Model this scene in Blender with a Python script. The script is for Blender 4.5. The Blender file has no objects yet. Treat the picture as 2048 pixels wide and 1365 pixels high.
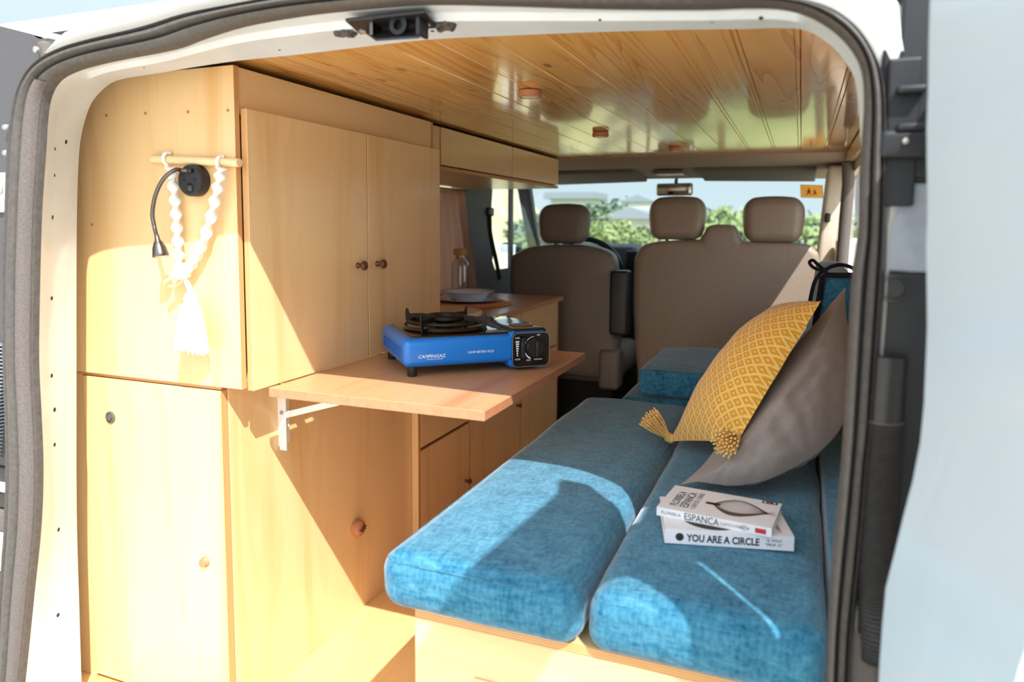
import bpy, bmesh, math, random
from mathutils import Vector, Matrix, noise
from mathutils.bvhtree import BVHTree
random.seed(7)
S = bpy.context.scene
COL = S.collection
V = Vector
# ------------------------------------------------------------------ camera
CX, CY, CZ, YAW, PITCH, ROLL, FPX, PY = 0.90920, -1.1111, 1.0348, 0.3770, -0.0918, 0.0069, 1454.16, 584.85
fw = V((-math.sin(YAW)*math.cos(PITCH), math.cos(YAW)*math.cos(PITCH), math.sin(PITCH)))
r0 = V((math.cos(YAW), math.sin(YAW), 0)); u0 = r0.cross(fw)
RT = r0*math.cos(ROLL) + u0*math.sin(ROLL); UP = u0*math.cos(ROLL) - r0*math.sin(ROLL)
CAM = V((CX, CY, CZ))
cd = bpy.data.cameras.new('camera'); cam = bpy.data.objects.new('camera', cd); COL.objects.link(cam)
cam.matrix_world = Matrix((( RT.x, UP.x, -fw.x, CX), (RT.y, UP.y, -fw.y, CY), (RT.z, UP.z, -fw.z, CZ), (0, 0, 0, 1)))
cd.sensor_width = 36; cd.lens = FPX/2048*36; cd.shift_y = -(682.5-PY)/2048; cd.clip_start = .02; cd.clip_end = 2000
cd.dof.use_dof = True; cd.dof.focus_distance = 1.7; cd.dof.aperture_fstop = 3.2
S.camera = cam

def rayd(px, py): return fw + RT*((px-1024)/FPX) - UP*((py-PY)/FPX)
def at(px, py, ax, val):                       # point of the place seen at a measured spot, on the plane ax = val
    d = rayd(px, py); t = (val-CAM[ax])/d[ax]; return CAM + d*t
def atY(px, py, y): return at(px, py, 1, y)
def atZ(px, py, z): return at(px, py, 2, z)
def atX(px, py, x): return at(px, py, 0, x)

# ------------------------------------------------------------------ materials
def lin(h):
    def f(c):
        c /= 255; return c/12.92 if c <= .04045 else ((c+.055)/1.055)**2.4
    return (f(h[0]), f(h[1]), f(h[2]), 1)
class NT:
    def __init__(s, name):
        s.m = bpy.data.materials.new(name); s.m.use_nodes = True; s.t = s.m.node_tree; s.t.nodes.clear()
        s.out = s.n('ShaderNodeOutputMaterial'); s.b = s.n('ShaderNodeBsdfPrincipled'); s.l(s.b.outputs[0], s.out.inputs[0])
    def n(s, ty, **k):
        nd = s.t.nodes.new(ty)
        for a, v in k.items(): setattr(nd, a, v)
        return nd
    def l(s, a, b): s.t.links.new(a, b)
    def set(s, **k):
        for a, v in k.items(): s.b.inputs[a.replace('_', ' ')].default_value = v
    def coord(s, scale=(1, 1, 1), rot=(0, 0, 0), kind='Object'):
        tc = s.n('ShaderNodeTexCoord'); mp = s.n('ShaderNodeMapping'); s.l(tc.outputs[kind], mp.inputs[0])
        mp.inputs['Scale'].default_value = scale; mp.inputs['Rotation'].default_value = rot; return mp.outputs[0]
    def noise(s, vec, scale, detail=4, rough=.5, dist=0):
        nd = s.n('ShaderNodeTexNoise'); s.l(vec, nd.inputs['Vector']); nd.inputs['Scale'].default_value = scale
        nd.inputs['Detail'].default_value = detail; nd.inputs['Roughness'].default_value = rough; nd.inputs['Distortion'].default_value = dist
        return nd.outputs['Fac']
    def ramp(s, fac, stops):
        r = s.n('ShaderNodeValToRGB'); e = r.color_ramp.elements
        e[0].position, e[0].color = stops[0]; e[1].position, e[1].color = stops[-1]
        for p, c in stops[1:-1]:
            x = e.new(p); x.color = c
        s.l(fac, r.inputs[0]); return r.outputs[0]
    def mix(s, fac, a, b, mode='MIX'):
        m = s.n('ShaderNodeMix', data_type='RGBA', blend_type=mode)
        if isinstance(fac, (int, float)): m.inputs[0].default_value = fac
        else: s.l(fac, m.inputs[0])
        for i, x in ((6, a), (7, b)):
            if isinstance(x, tuple): m.inputs[i].default_value = x
            else: s.l(x, m.inputs[i])
        return m.outputs[2]
    def math(s, op, a, b=None):
        m = s.n('ShaderNodeMath', operation=op)
        for i, x in ((0, a), (1, b)):
            if x is None: continue
            if isinstance(x, (int, float)): m.inputs[i].default_value = x
            else: s.l(x, m.inputs[i])
        return m.outputs[0]
    def bump(s, h, strength=.2, dist=.002):
        b = s.n('ShaderNodeBump'); b.inputs['Strength'].default_value = strength; b.inputs['Distance'].default_value = dist
        s.l(h, b.inputs['Height']); s.l(b.outputs[0], s.b.inputs['Normal'])
    def color(s, c): s.l(c, s.b.inputs['Base Color'])

def plain(name, rgb, rough=.5, metal=0, var=.08, bump=0, nscale=40, **k):
    t = NT(name); c = lin(rgb); t.set(Roughness=rough, Metallic=metal, **k)
    f = t.noise(t.coord(), nscale, 3)
    lo = tuple(x*(1-var) for x in c[:3])+(1,); hi = tuple(min(1, x*(1+var)) for x in c[:3])+(1,)
    t.color(t.ramp(f, [(.3, lo), (.7, hi)]))
    if bump: t.bump(f, bump)
    return t.m

def wood(name, light, dark, axis='Z', rough=.35, coat=.0, fig=1.0, fine=1.0, knots=False):
    t = NT(name); t.set(Roughness=rough, Coat_Weight=coat, Coat_Roughness=.08)
    sc = {'X': (1.2, 14, 14), 'Y': (14, 1.2, 14), 'Z': (14, 14, 1.2)}[axis]
    sf = {'X': (6, 260, 260), 'Y': (260, 6, 260), 'Z': (260, 260, 6)}[axis]
    co = t.coord(sc); a = t.noise(co, .55*fig, 3, .55, 1.2)
    b = t.noise(t.coord(sf), 1.0*fine, 2, .6)
    L, D = lin(light), lin(dark)
    wv = t.math('FRACT', t.math('MULTIPLY', a, 5.0))
    base = t.ramp(a, [(.30, L), (.52, L), (.72, D)])
    base = t.mix(t.math('MULTIPLY', wv, .22), base, D)
    base = t.mix(t.math('MULTIPLY', b, .30), base, D)
    big = t.noise(t.coord((3, 3, 3)), 1.0, 2)
    base = t.mix(t.math('MULTIPLY', big, .25), base, tuple(min(1, x*1.25) for x in L[:3])+(1,))
    if knots:
        v = t.n('ShaderNodeTexVoronoi'); t.l(t.coord({'X': (2, 7, 7), 'Y': (7, 2, 7), 'Z': (7, 7, 2)}[axis]), v.inputs['Vector']); v.inputs['Scale'].default_value = 1.3
        k = t.ramp(v.outputs['Distance'], [(.03, (1, 1, 1, 1)), (.09, (0, 0, 0, 1))])
        base = t.mix(t.math('MULTIPLY', k, .7), base, lin((120, 70, 25)))
    t.color(base); t.bump(b, .06, .001)
    return t.m

def plyedge(name, axis):
    t = NT(name); t.set(Roughness=.6)
    sc = [0, 0, 0]; sc['XYZ'.index(axis)] = 1
    sep = t.n('ShaderNodeSeparateXYZ'); t.l(t.coord(), sep.inputs[0])
    v = t.math('FRACT', t.math('MULTIPLY', sep.outputs['XYZ'.index(axis)], 1/.0038))
    nz = t.noise(t.coord((60, 60, 60)), 1, 3)
    v = t.math('ADD', v, t.math('MULTIPLY', nz, .3))
    t.color(t.ramp(v, [(.30, lin((226, 178, 118))), (.62, lin((150, 92, 52))), (.95, lin((214, 160, 104)))]))
    return t.m

def fabric(name, c1, c2, sheen=.5, rough=.9, thread=420, slub=26, bump=.25):
    t = NT(name); t.set(Roughness=rough, Sheen_Weight=sheen, Sheen_Roughness=.4, Specular_IOR_Level=.1)
    a = t.noise(t.coord((1, .3, .4)), slub*4, 3, .6); b = t.noise(t.coord((.3, 1, 1)), slub*4, 3, .6)
    big = t.noise(t.coord((1, 1, 1)), slub*.45, 5, .6)
    f = t.math('MULTIPLY', t.math('ADD', t.math('ADD', a, b), t.math('MULTIPLY', big, .8)), .36)
    t.color(t.ramp(f, [(.36, lin(c1)), (.66, lin(c2))]))
    t.bump(t.math('ADD', t.noise(t.coord(), thread, 2), f), bump, .0015)
    return t.m

M = {}
PLY_L, PLY_D = (230, 197, 149), (212, 166, 106)
for ax in 'XYZ':
    M['ply'+ax] = wood('birch_plywood_'+ax, PLY_L, PLY_D, ax, .32, .25)
    M['edge'+ax] = plyedge('plywood_edge_'+ax, ax)
M['counter'] = wood('oak_worktop', (196, 146, 104), (158, 110, 74), 'Y', .35, .15, 1.2, 1.2)
M['shelfwood'] = wood('beech_shelf', (196, 150, 108), (166, 116, 78), 'Y', .4, .1, 1.2, 1.2)
M['floorwood'] = wood('pine_floor', (232, 190, 130), (205, 150, 88), 'Y', .35, .2, .8, .8)
M['dowel'] = wood('dowel_wood', (236, 206, 160), (215, 175, 120), 'X', .5)
M['knobwood'] = plain('walnut_knob', (96, 52, 28), .35, var=.2, nscale=90)
M['palewood'] = plain('pale_wood', (182, 122, 88), .5, var=.1, nscale=70)
M['boardwood'] = wood('cutting_board_wood', (238, 218, 190), (214, 182, 140), 'X', .5)
M['cork'] = plain('cork', (206, 158, 96), .8, var=.25, nscale=200)
def ceil_mat():
    t = NT('varnished_pine'); t.set(Roughness=.16, Coat_Weight=.6, Coat_Roughness=.06)
    sep = t.n('ShaderNodeSeparateXYZ'); t.l(t.coord(), sep.inputs[0])
    idx = t.math('FLOOR', t.math('MULTIPLY', sep.outputs[0], 1/.0945))
    wn = t.n('ShaderNodeTexWhiteNoise', noise_dimensions='1D'); t.l(idx, wn.inputs['W'])
    cmb = t.n('ShaderNodeCombineXYZ'); t.l(t.math('MULTIPLY', sep.outputs[0], 18), cmb.inputs[0])
    t.l(t.math('ADD', t.math('MULTIPLY', sep.outputs[1], 1.1), t.math('MULTIPLY', wn.outputs['Value'], 37)), cmb.inputs[1])
    t.l(t.math('MULTIPLY', wn.outputs['Value'], 11), cmb.inputs[2])
    a = t.noise(cmb.outputs[0], .55, 2, .5, .8)
    rings = t.math('FRACT', t.math('MULTIPLY', a, 11))
    base = t.ramp(rings, [(0, lin((232, 176, 96))), (.6, lin((226, 166, 84))), (.95, lin((200, 136, 62)))])
    base = t.mix(t.math('MULTIPLY', wn.outputs['Value'], .3), base, lin((244, 196, 122)))
    v = t.n('ShaderNodeTexVoronoi'); t.l(t.coord((11, 4.5, 1)), v.inputs['Vector']); v.inputs['Scale'].default_value = .9
    k = t.ramp(v.outputs['Distance'], [(.035, (1, 1, 1, 1)), (.11, (0, 0, 0, 1))])
    base = t.mix(t.math('MULTIPLY', k, .75), base, lin((110, 58, 18)))
    t.color(base)
    t.bump(t.noise(t.coord((30, 6, 1)), 1, 2), .12, .002)
    return t.m
M['pine'] = ceil_mat()
M['teal'] = fabric('teal_chenille', (14, 80, 110), (80, 140, 166), .4, slub=46)
M['grey_cotton'] = fabric('grey_cotton', (138, 129, 126), (156, 146, 141), .15, .95, 900, 120, .12)
M['linen'] = fabric('beige_linen', (190, 158, 138), (206, 174, 154), .15, .95, 800, 80, .12)
def sheer():
    m = M['linen']; t = m.node_tree; b = [n for n in t.nodes if n.type == 'BSDF_PRINCIPLED'][0]; o = [n for n in t.nodes if n.type == 'OUTPUT_MATERIAL'][0]
    tr = t.nodes.new('ShaderNodeBsdfTranslucent'); tr.inputs[0].default_value = lin((196, 178, 166)); ms = t.nodes.new('ShaderNodeMixShader'); ms.inputs[0].default_value = .5
    t.links.new(b.outputs[0], ms.inputs[1]); t.links.new(tr.outputs[0], ms.inputs[2]); t.links.new(ms.outputs[0], o.inputs[0])
sheer()
M['black_webbing'] = fabric('black_webbing', (22, 22, 26), (40, 40, 44), .1, .9)
def yellow_mat():
    t = NT('mustard_diamond_knit'); t.set(Roughness=.9, Sheen_Weight=.3, Specular_IOR_Level=.1)
    tc = t.n('ShaderNodeTexCoord'); sep = t.n('ShaderNodeSeparateXYZ'); t.l(tc.outputs['UV'], sep.inputs[0])
    u = t.math('MULTIPLY', sep.outputs[0], 11); v = t.math('MULTIPLY', sep.outputs[1], 15)
    fu = t.math('ABSOLUTE', t.math('SUBTRACT', t.math('FRACT', u), .5)); fv = t.math('ABSOLUTE', t.math('SUBTRACT', t.math('FRACT', v), .5))
    d = t.math('ADD', fu, fv)
    ring = t.math('ABSOLUTE', t.math('SUBTRACT', t.math('FRACT', t.math('MULTIPLY', d, 2.0)), .5))
    ring = t.math('MULTIPLY', ring, 2)
    nz = t.noise(t.coord(), 220, 2)
    f = t.math('ADD', ring, t.math('MULTIPLY', t.math('SUBTRACT', nz, .5), .8))
    t.color(t.ramp(f, [(.42, lin((216, 156, 52))), (.66, lin((240, 198, 116)))]))
    t.bump(f, .5, .002)
    return t.m
M['mustard'] = yellow_mat()
M['mustard_yarn'] = plain('mustard_yarn', (236, 192, 116), .9, var=.25, nscale=160, bump=.4)
M['white_yarn'] = plain('white_yarn', (236, 234, 228), .9, var=.06, nscale=260, bump=.5)
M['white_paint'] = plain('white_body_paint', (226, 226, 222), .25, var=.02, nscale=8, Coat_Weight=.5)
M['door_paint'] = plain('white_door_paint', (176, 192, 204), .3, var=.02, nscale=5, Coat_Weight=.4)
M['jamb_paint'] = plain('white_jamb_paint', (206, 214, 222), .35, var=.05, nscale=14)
M['rubber'] = plain('door_seal_rubber', (74, 70, 68), .55, var=.2, nscale=120, bump=.15)
M['rubber_felt'] = plain('felt_edge_rubber', (92, 86, 84), .8, var=.25, nscale=400, bump=.3)
M['black_plastic'] = plain('black_plastic', (30, 30, 33), .4, var=.15, nscale=60)
M['dark_trim'] = plain('dark_door_trim', (15, 18, 24), .5, var=.15, nscale=30)
M['door_grey'] = plain('charcoal_door_card', (72, 72, 76), .75, var=.12, nscale=300, bump=.2)
M['hole'] = plain('dark_hole', (24, 24, 30), .8, var=.1)
M['steel'] = plain('brushed_steel', (170, 166, 160), .4, .6, var=.08, nscale=80)
M['gunmetal'] = plain('gunmetal', (112, 104, 102), .28, 1, var=.08, nscale=80)
M['galv'] = plain('galvanised', (150, 156, 168), .45, .6, var=.12, nscale=40)
M['white_metal'] = plain('white_enamel_metal', (232, 232, 232), .35, var=.02)
M['taupe_leather'] = plain('taupe_leatherette', (146, 131, 117), .45, var=.06, nscale=60, bump=.08)
M['driver_leather'] = plain('grey_taupe_leatherette', (120, 112, 103), .45, var=.06, nscale=60, bump=.08)
M['headliner'] = plain('taupe_headliner', (150, 132, 114), .8, var=.05, nscale=120)
M['visor'] = plain('dark_visor', (96, 88, 78), .8, var=.05, nscale=120)
M['pillar_grey'] = plain('grey_pillar_trim', (92, 92, 90), .6, var=.08)
M['pillar_beige'] = plain('beige_pillar_trim', (198, 186, 168), .6, var=.05)
M['dash'] = plain('dark_dashboard', (34, 42, 50), .55, var=.12)
M['cab_dark'] = plain('cab_floor_dark', (26, 26, 28), .8, var=.2)
M['blue_enamel'] = plain('blue_enamel', (0, 114, 208), .3, var=.03, nscale=8, Coat_Weight=.2)
M['black_gloss'] = plain('black_enamel', (12, 12, 14), .12, var=.1, Coat_Weight=.5)
M['black_iron'] = plain('black_iron', (30, 28, 27), .5, .4, var=.2, nscale=90)
M['ink'] = plain('printed_ink', (28, 30, 52), .6, var=.02)
M['ink_black'] = plain('black_ink', (38, 32, 34), .6, var=.02)
M['ink_grey'] = plain('grey_ink', (120, 116, 118), .6, var=.02)
M['ink_white'] = plain('white_ink', (238, 242, 246), .5, var=.01)
M['ink_brown'] = plain('brown_ink', (92, 70, 56), .6, var=.3, nscale=300)
M['ink_red'] = plain('red_ink', (186, 46, 56), .6, var=.05)
M['paper'] = plain('book_cover_paper', (228, 226, 230), .35, var=.02)
M['pages'] = plain('book_pages', (236, 228, 214), .8, var=.05, nscale=200)
M['orange'] = plain('orange_sticker', (255, 178, 66), .5, var=.03)
M['china'] = plain('blue_white_china', (224, 234, 248), .2, var=.03, Coat_Weight=.3)
M['china_blue'] = plain('blue_glaze', (120, 140, 176), .25, var=.1)
M['wicker'] = plain('woven_rattan', (222, 160, 110), .7, var=.3, nscale=160, bump=.5)
M['mirror'] = plain('mirror_glass', (235, 238, 240), .03, 1, var=0)
M['lens'] = plain('lamp_lens', (226, 214, 198), .25, var=.03)
M['yellow_straw'] = plain('straw_wall', (236, 226, 200), .9, var=.1)
def glass(name, tint=(1, 1, 1), refl=1.0):
    t = NT(name); t.t.nodes.remove(t.b)
    tr = t.n('ShaderNodeBsdfTransparent'); tr.inputs[0].default_value = tint+(1,)
    gl = t.n('ShaderNodeBsdfGlossy'); gl.inputs['Roughness'].default_value = .02
    lw = t.n('ShaderNodeLayerWeight'); lw.inputs[0].default_value = .5
    fr = t.math('MULTIPLY', t.math('ADD', t.math('MULTIPLY', t.math('POWER', lw.outputs['Facing'], 5), .92), .06), refl)
    ms = t.n('ShaderNodeMixShader'); t.l(fr, ms.inputs[0]); t.l(tr.outputs[0], ms.inputs[1]); t.l(gl.outputs[0], ms.inputs[2])
    t.l(ms.outputs[0], t.out.inputs[0]); return t.m
M['glass'] = glass('window_glass', (.90, .96, .95)); M['clear'] = glass('clear_glass', (.95, .96, .96), .8); M['bottleglass'] = glass('bottle_glass', (.93, .94, .93), 1.3)
def ground_mat(name, stops, sc):
    t = NT(name); t.set(Roughness=.95, Specular_IOR_Level=.1)
    f = t.noise(t.coord(), sc, 6, .65); t.color(t.ramp(f, stops)); t.bump(t.noise(t.coord(), sc*8, 4), .4, .05); return t.m
M['gravel'] = ground_mat('pale_gravel', [(.3, lin((196, 186, 168))), (.7, lin((224, 214, 198)))], 6)
M['meadow'] = ground_mat('green_meadow', [(.35, lin((100, 116, 66))), (.5, lin((136, 146, 98))), (.7, lin((160, 158, 122)))], .25)
M['drybank'] = ground_mat('dry_grass_bank', [(.3, lin((128, 134, 82))), (.5, lin((168, 162, 128))), (.7, lin((186, 180, 160)))], .5)
M['farhill'] = ground_mat('far_hill', [(.35, lin((112, 130, 128))), (.65, lin((140, 152, 140)))], .02)
M['leaf'] = plain('olive_leaf', (118, 134, 86), .8, var=.25, nscale=2); M['leaf2'] = plain('dark_leaf', (84, 104, 82), .8, var=.25, nscale=2)  # distance haze is put into the muted leaf and hill colours
M['bark'] = plain('bark', (92, 74, 58), .9, var=.2)
M['house'] = plain('white_render', (196, 198, 200), .9, var=.03); M['roofgrey'] = plain('grey_roof', (120, 128, 138), .8, var=.06)
M['winblue'] = plain('window_dark', (110, 130, 150), .3, var=.05)

# ------------------------------------------------------------------ objects
def thing(name, label, cat, loc=(0, 0, 0), group=None):
    o = bpy.data.objects.new(name, None); COL.objects.link(o); o.location = loc; o.empty_display_size = .05
    o['label'] = label; o['category'] = cat
    if group: o['group'] = group
    return o
def tag(o, label, cat, group=None):
    o['label'] = label; o['category'] = cat
    if group: o['group'] = group
    return o
def struct(o): o['kind'] = 'structure'; return o
WM = {}
def wmat(o):
    if o.parent is None: return Matrix.Translation(o.location)
    return Matrix.Translation(WM.get(o.name, o.location))
class MB:
    """collects shapes; build() links them as ONE mesh object"""
    def __init__(s): s.v = []; s.f = []; s.mi = []; s.uv = None
    def add(s, vs, fs, mi=0):
        b = len(s.v); s.v += [V(p) for p in vs]; s.f += [tuple(b+i for i in f) for f in fs]; s.mi += [mi]*len(fs); return s
    def box(s, x0, x1, y0, y1, z0, z1, mi=0, mat=None, edge=None):
        vs = [V((x, y, z)) for z in (z0, z1) for y in (y0, y1) for x in (x0, x1)]
        if mat: vs = [mat @ p for p in vs]
        fs = [(0, 2, 3, 1), (4, 5, 7, 6), (0, 1, 5, 4), (2, 6, 7, 3), (0, 4, 6, 2), (1, 3, 7, 5)]   # -z +z -y +y -x +x
        ax = [2, 2, 1, 1, 0, 0]
        for f, a in zip(fs, ax):
            s.add([vs[i] for i in f], [(0, 1, 2, 3)], mi if (edge is None or a == edge) else 1)
        return s
    def rings(s, rs, cap=True, closed=True, mi=0):
        n = len(rs[0]); b = len(s.v)
        for r in rs: s.v += [V(p) for p in r]
        for i in range(len(rs)-1):
            for j in range(n if closed else n-1):
                k = (j+1) % n; s.f.append((b+i*n+j, b+i*n+k, b+(i+1)*n+k, b+(i+1)*n+j)); s.mi.append(mi)
        if cap:
            s.f.append(tuple(b+j for j in reversed(range(n)))); s.mi.append(mi)
            e = b+(len(rs)-1)*n; s.f.append(tuple(e+j for j in range(n))); s.mi.append(mi)
        return s
    def tube(s, pts, r, n=10, cap=True, mi=0, ell=None, twist=0, closed=False):
        pts = [V(p) for p in pts]; rs = []; nrm = None; L = len(pts)
        for i, p in enumerate(pts):
            if closed: t = pts[(i+1) % L]-pts[i-1]
            else: t = pts[min(i+1, L-1)]-pts[max(i-1, 0)]
            t.normalize()
            if nrm is None: nrm = t.orthogonal().normalized() if abs(t.z) > .9 or True else None
            nrm = (nrm-t*nrm.dot(t)).normalized(); bn = t.cross(nrm)
            rr = r[i] if isinstance(r, (list, tuple)) else r
            ex, ey = ell if ell else (1, 1); tw = twist*i
            c, sn = math.cos(tw), math.sin(tw)
            ring = []
            for k in range(n):
                a = 2*math.pi*k/n; x, y = rr*ex*math.cos(a), rr*ey*math.sin(a)
                ring.append(p+nrm*(x*c-y*sn)+bn*(x*sn+y*c))
            rs.append(ring)
        if closed: rs.append(rs[0]); cap = False
        return s.rings(rs, cap, True, mi)
    def lathe(s, prof, o=(0, 0, 0), axis=(0, 0, 1), n=32, mi=0, cap=True):
        o = V(o); a = V(axis).normalized(); x = a.orthogonal().normalized(); y = a.cross(x)
        rs = [[o+a*h+(x*math.cos(2*math.pi*k/n)+y*math.sin(2*math.pi*k/n))*max(r, 1e-5) for k in range(n)] for r, h in prof]
        return s.rings(rs, cap, True, mi)
    def prism(s, poly, d, mi=0):
        d = V(d); p = [V(q) for q in poly]; return s.rings([p, [q+d for q in p]], True, True, mi)
    def rbox(s, x0, x1, y0, y1, z0, z1, rad, seg=5, mi=0, fn=None, n=(6, 6, 6)):
        """rounded box: grid cube projected on its rounded hull"""
        bm = bmesh.new(); c = V(((x0+x1)/2, (y0+y1)/2, (z0+z1)/2)); h = V(((x1-x0)/2, (y1-y0)/2, (z1-z0)/2)); rad = min(rad, min(h)*.999)
        def ticks(hh, k):
            i = hh-rad; a = [-hh+rad*(1-math.cos(j/seg*math.pi/2)) if False else -i-rad*math.tan(math.pi/4*(1-j/seg)) for j in range(seg)]
            m = [-i+2*i*j/k for j in range(k+1)]; return a+m+[-q for q in reversed(a)]
        T = [ticks(h[i], n[i]) for i in range(3)]
        def pos(p):
            q = V([max(-(h[i]-rad), min(h[i]-rad, p[i])) for i in range(3)]); d = p-q
            if d.length > 1e-9: d = d.normalized()*rad
            return c+q+d
        for ax in range(3):
            a, b = (ax+1) % 3, (ax+2) % 3
            for sg in (-1, 1):
                g = []
                for u in T[a]:
                    row = []
                    for w in T[b]:
                        p = V((0, 0, 0)); p[ax] = sg*h[ax]; p[a] = u; p[b] = w
                        row.append(bm.verts.new(pos(p)))
                    g.append(row)
                for i in range(len(g)-1):
                    for j in range(len(g[0])-1):
                        f = (g[i][j], g[i+1][j], g[i+1][j+1], g[i][j+1])
                        bm.faces.new(f if sg > 0 else f[::-1])
        bmesh.ops.remove_doubles(bm, verts=bm.verts, dist=1e-6)
        bm.verts.index_update()
        vs = [fn(v.co.copy()) if fn else v.co.copy() for v in bm.verts]; fs = [tuple(v.index for v in f.verts) for f in bm.faces]
        bm.free(); return s.add(vs, fs, mi)
    def xf(s, m):
        s.v = [m @ p for p in s.v]; return s
    def build(s, name, mats, parent=None, smooth=None, bevel=0, seg=2, sub=0, origin=None):
        if not isinstance(mats, (list, tuple)): mats = [mats]
        mn = V([min(p[i] for p in s.v) for i in range(3)]); mx = V([max(p[i] for p in s.v) for i in range(3)])
        o0 = V(origin) if origin is not None else V(((mn.x+mx.x)/2, (mn.y+mx.y)/2, mn.z))
        me = bpy.data.meshes.new(name); me.from_pydata([p-o0 for p in s.v], [], s.f)
        for m in mats: me.materials.append(m)
        me.polygons.foreach_set('material_index', s.mi)
        if s.uv: 
            ul = me.uv_layers.new(name='UVMap')
            for lp in me.loops: ul.data[lp.index].uv = s.uv[lp.vertex_index]
        bm = bmesh.new(); bm.from_mesh(me); bmesh.ops.remove_doubles(bm, verts=bm.verts, dist=1e-6) if not s.uv else None
        bmesh.ops.recalc_face_normals(bm, faces=bm.faces); bm.to_mesh(me); bm.free()
        o = bpy.data.objects.new(name, me); COL.objects.link(o); o.location = o0; WM[o.name] = o0
        if parent is not None:
            o.parent = parent; o.matrix_parent_inverse = wmat(parent).inverted()
        if smooth is not None:
            me.polygons.foreach_set('use_smooth', [True]*len(me.polygons))
            if smooth < 180:
                bm = bmesh.new(); bm.from_mesh(me)
                for e in bm.edges:
                    if len(e.link_faces) == 2 and e.calc_face_angle(0) > math.radians(smooth): e.smooth = False
                bm.to_mesh(me); bm.free()
        if bevel:
            b = o.modifiers.new('bevel', 'BEVEL'); b.width = bevel; b.segments = seg; b.limit_method = 'ANGLE'; b.angle_limit = math.radians(40); b.harden_normals = False
            if smooth is None: pass
        if sub:
            d = o.modifiers.new('sub', 'SUBSURF'); d.levels = d.render_levels = sub
        return o
def panel(name, x0, x1, y0, y1, z0, z1, grain='Z', parent=None, bevel=.0008):
    d = [x1-x0, y1-y0, z1-z0]; t = d.index(min(d))
    return MB().box(x0, x1, y0, y1, z0, z1, edge=t).build(name, [M['ply'+grain], M['edge'+'XYZ'[t]]], parent, bevel=bevel, seg=1)
def crom(pts, n):
    """Catmull-Rom through control points, n samples per span"""
    P = [V(p) for p in pts]; out = []
    for i in range(len(P)-1):
        a, b, c, d = P[max(i-1, 0)], P[i], P[i+1], P[min(i+2, len(P)-1)]
        for k in range(n):
            t = k/n; out.append(.5*((2*b)+(c-a)*t+(2*a-5*b+4*c-d)*t*t+(3*b-a-3*c+d)*t**3))
    out.append(P[-1]); return out
def text(body, size, mtx, mat, name, parent, ext=.0003, sx=1.0, shear=0, align='LEFT', off=0):
    cu = bpy.data.curves.new('t', 'FONT'); cu.body = body; cu.size = size; cu.extrude = ext; cu.resolution_u = 3; cu.shear = shear; cu.align_x = align; cu.offset = off
    ob = bpy.data.objects.new('t', cu); COL.objects.link(ob); dg = bpy.context.evaluated_depsgraph_get(); dg.update()
    me = bpy.data.meshes.new_from_object(ob.evaluated_get(dg)); bpy.data.objects.remove(ob); bpy.data.curves.remove(cu)
    b = MB(); b.add([mtx @ V((v.co.x*sx, v.co.y, v.co.z)) for v in me.vertices], [tuple(p.vertices) for p in me.polygons]); bpy.data.meshes.remove(me)
    return b.build(name, mat, parent)
def frame(o, ex, ey, ez):
    return Matrix(((ex[0], ey[0], ez[0], o[0]), (ex[1], ey[1], ez[1], o[1]), (ex[2], ey[2], ez[2], o[2]), (0, 0, 0, 1)))
def dup(o, parent=None):
    kids = list(o.children); c = o.copy(); COL.objects.link(c)
    if parent is not None: c.parent = parent
    for k in kids: dup(k, c)
    return c

# ================================================================== BODY SHELL
FY = -.20
ANCH = [((-5, 1480), (25, 1480), (168, 1480)), ((5, 1365), (40, 1365), (163, 1365)), ((9, 1198), (57, 1198), (158, 1198)), ((18, 1060), (71, 1060), (154, 1060)),
 ((22, 941), (75, 941), (153, 941)), ((21, 832), (71, 832), (153, 832)), ((17, 720), (66, 720), (153, 720)), ((16, 560), (68, 560), (153, 560)),
 ((21, 420), (72, 420), (154, 420)), ((25, 300), (80, 300), (158, 310)), ((34, 235), (84, 235), (165, 260)), ((45, 185), (92, 190), (175, 225)),
 ((65, 145), (110, 160), (187, 200)), ((92, 118), (140, 142), (205, 180)), ((130, 97), (185, 128), (225, 165)), ((185, 80), (240, 116), (255, 156)),
 ((291, 55), (342, 96), (320, 146)), ((376, 29), (400, 75), (390, 134)), ((460, 13), (480, 50), (480, 121)), ((560, -4), (590, 30), (590, 110)),
 ((700, -18), (700, 17), (700, 97)), ((850, -28), (850, 6), (850, 80)), ((1000, -28), (1000, 8), (1000, 72)), ((1200, -22), (1200, 14), (1200, 64)),
 ((1400, -14), (1400, 15), (1400, 59)), ((1500, -8), (1490, 12), (1490, 58)), ((1575, 1), (1560, 14), (1560, 56)), ((1625, 9), (1615, 28), (1615, 62)),
 ((1673, 27), (1665, 57), (1662, 92)), ((1717, 62), (1703, 96), (1690, 124)), ((1748, 109), (1724, 140), (1708, 155)), ((1764, 154), (1729, 200), (1716, 200)),
 ((1771, 220), (1726, 260), (1720, 260)), ((1771, 342), (1720, 342), (1721, 342)), ((1768, 460), (1717, 467), (1718, 467)), ((1765, 560), (1704, 560), (1705, 560)),
 ((1753, 731), (1694, 740), (1695, 740)), ((1745, 850), (1688, 850), (1689, 850)), ((1736, 930), (1683, 930), (1684, 930)), ((1728, 1035), (1673, 1035), (1674, 1035)),
 ((1718, 1137), (1663, 1137), (1664, 1137)), ((1705, 1260), (1655, 1260), (1656, 1260)), ((1700, 1365), (1651, 1365), (1652, 1365)), ((1694, 1480), (1645, 1480), (1646, 1480))]
SO = [atY(*a[0], FY) for a in ANCH]; SI = [atY(*a[1], FY) for a in ANCH]
JY = -.055
JI = []
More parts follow.
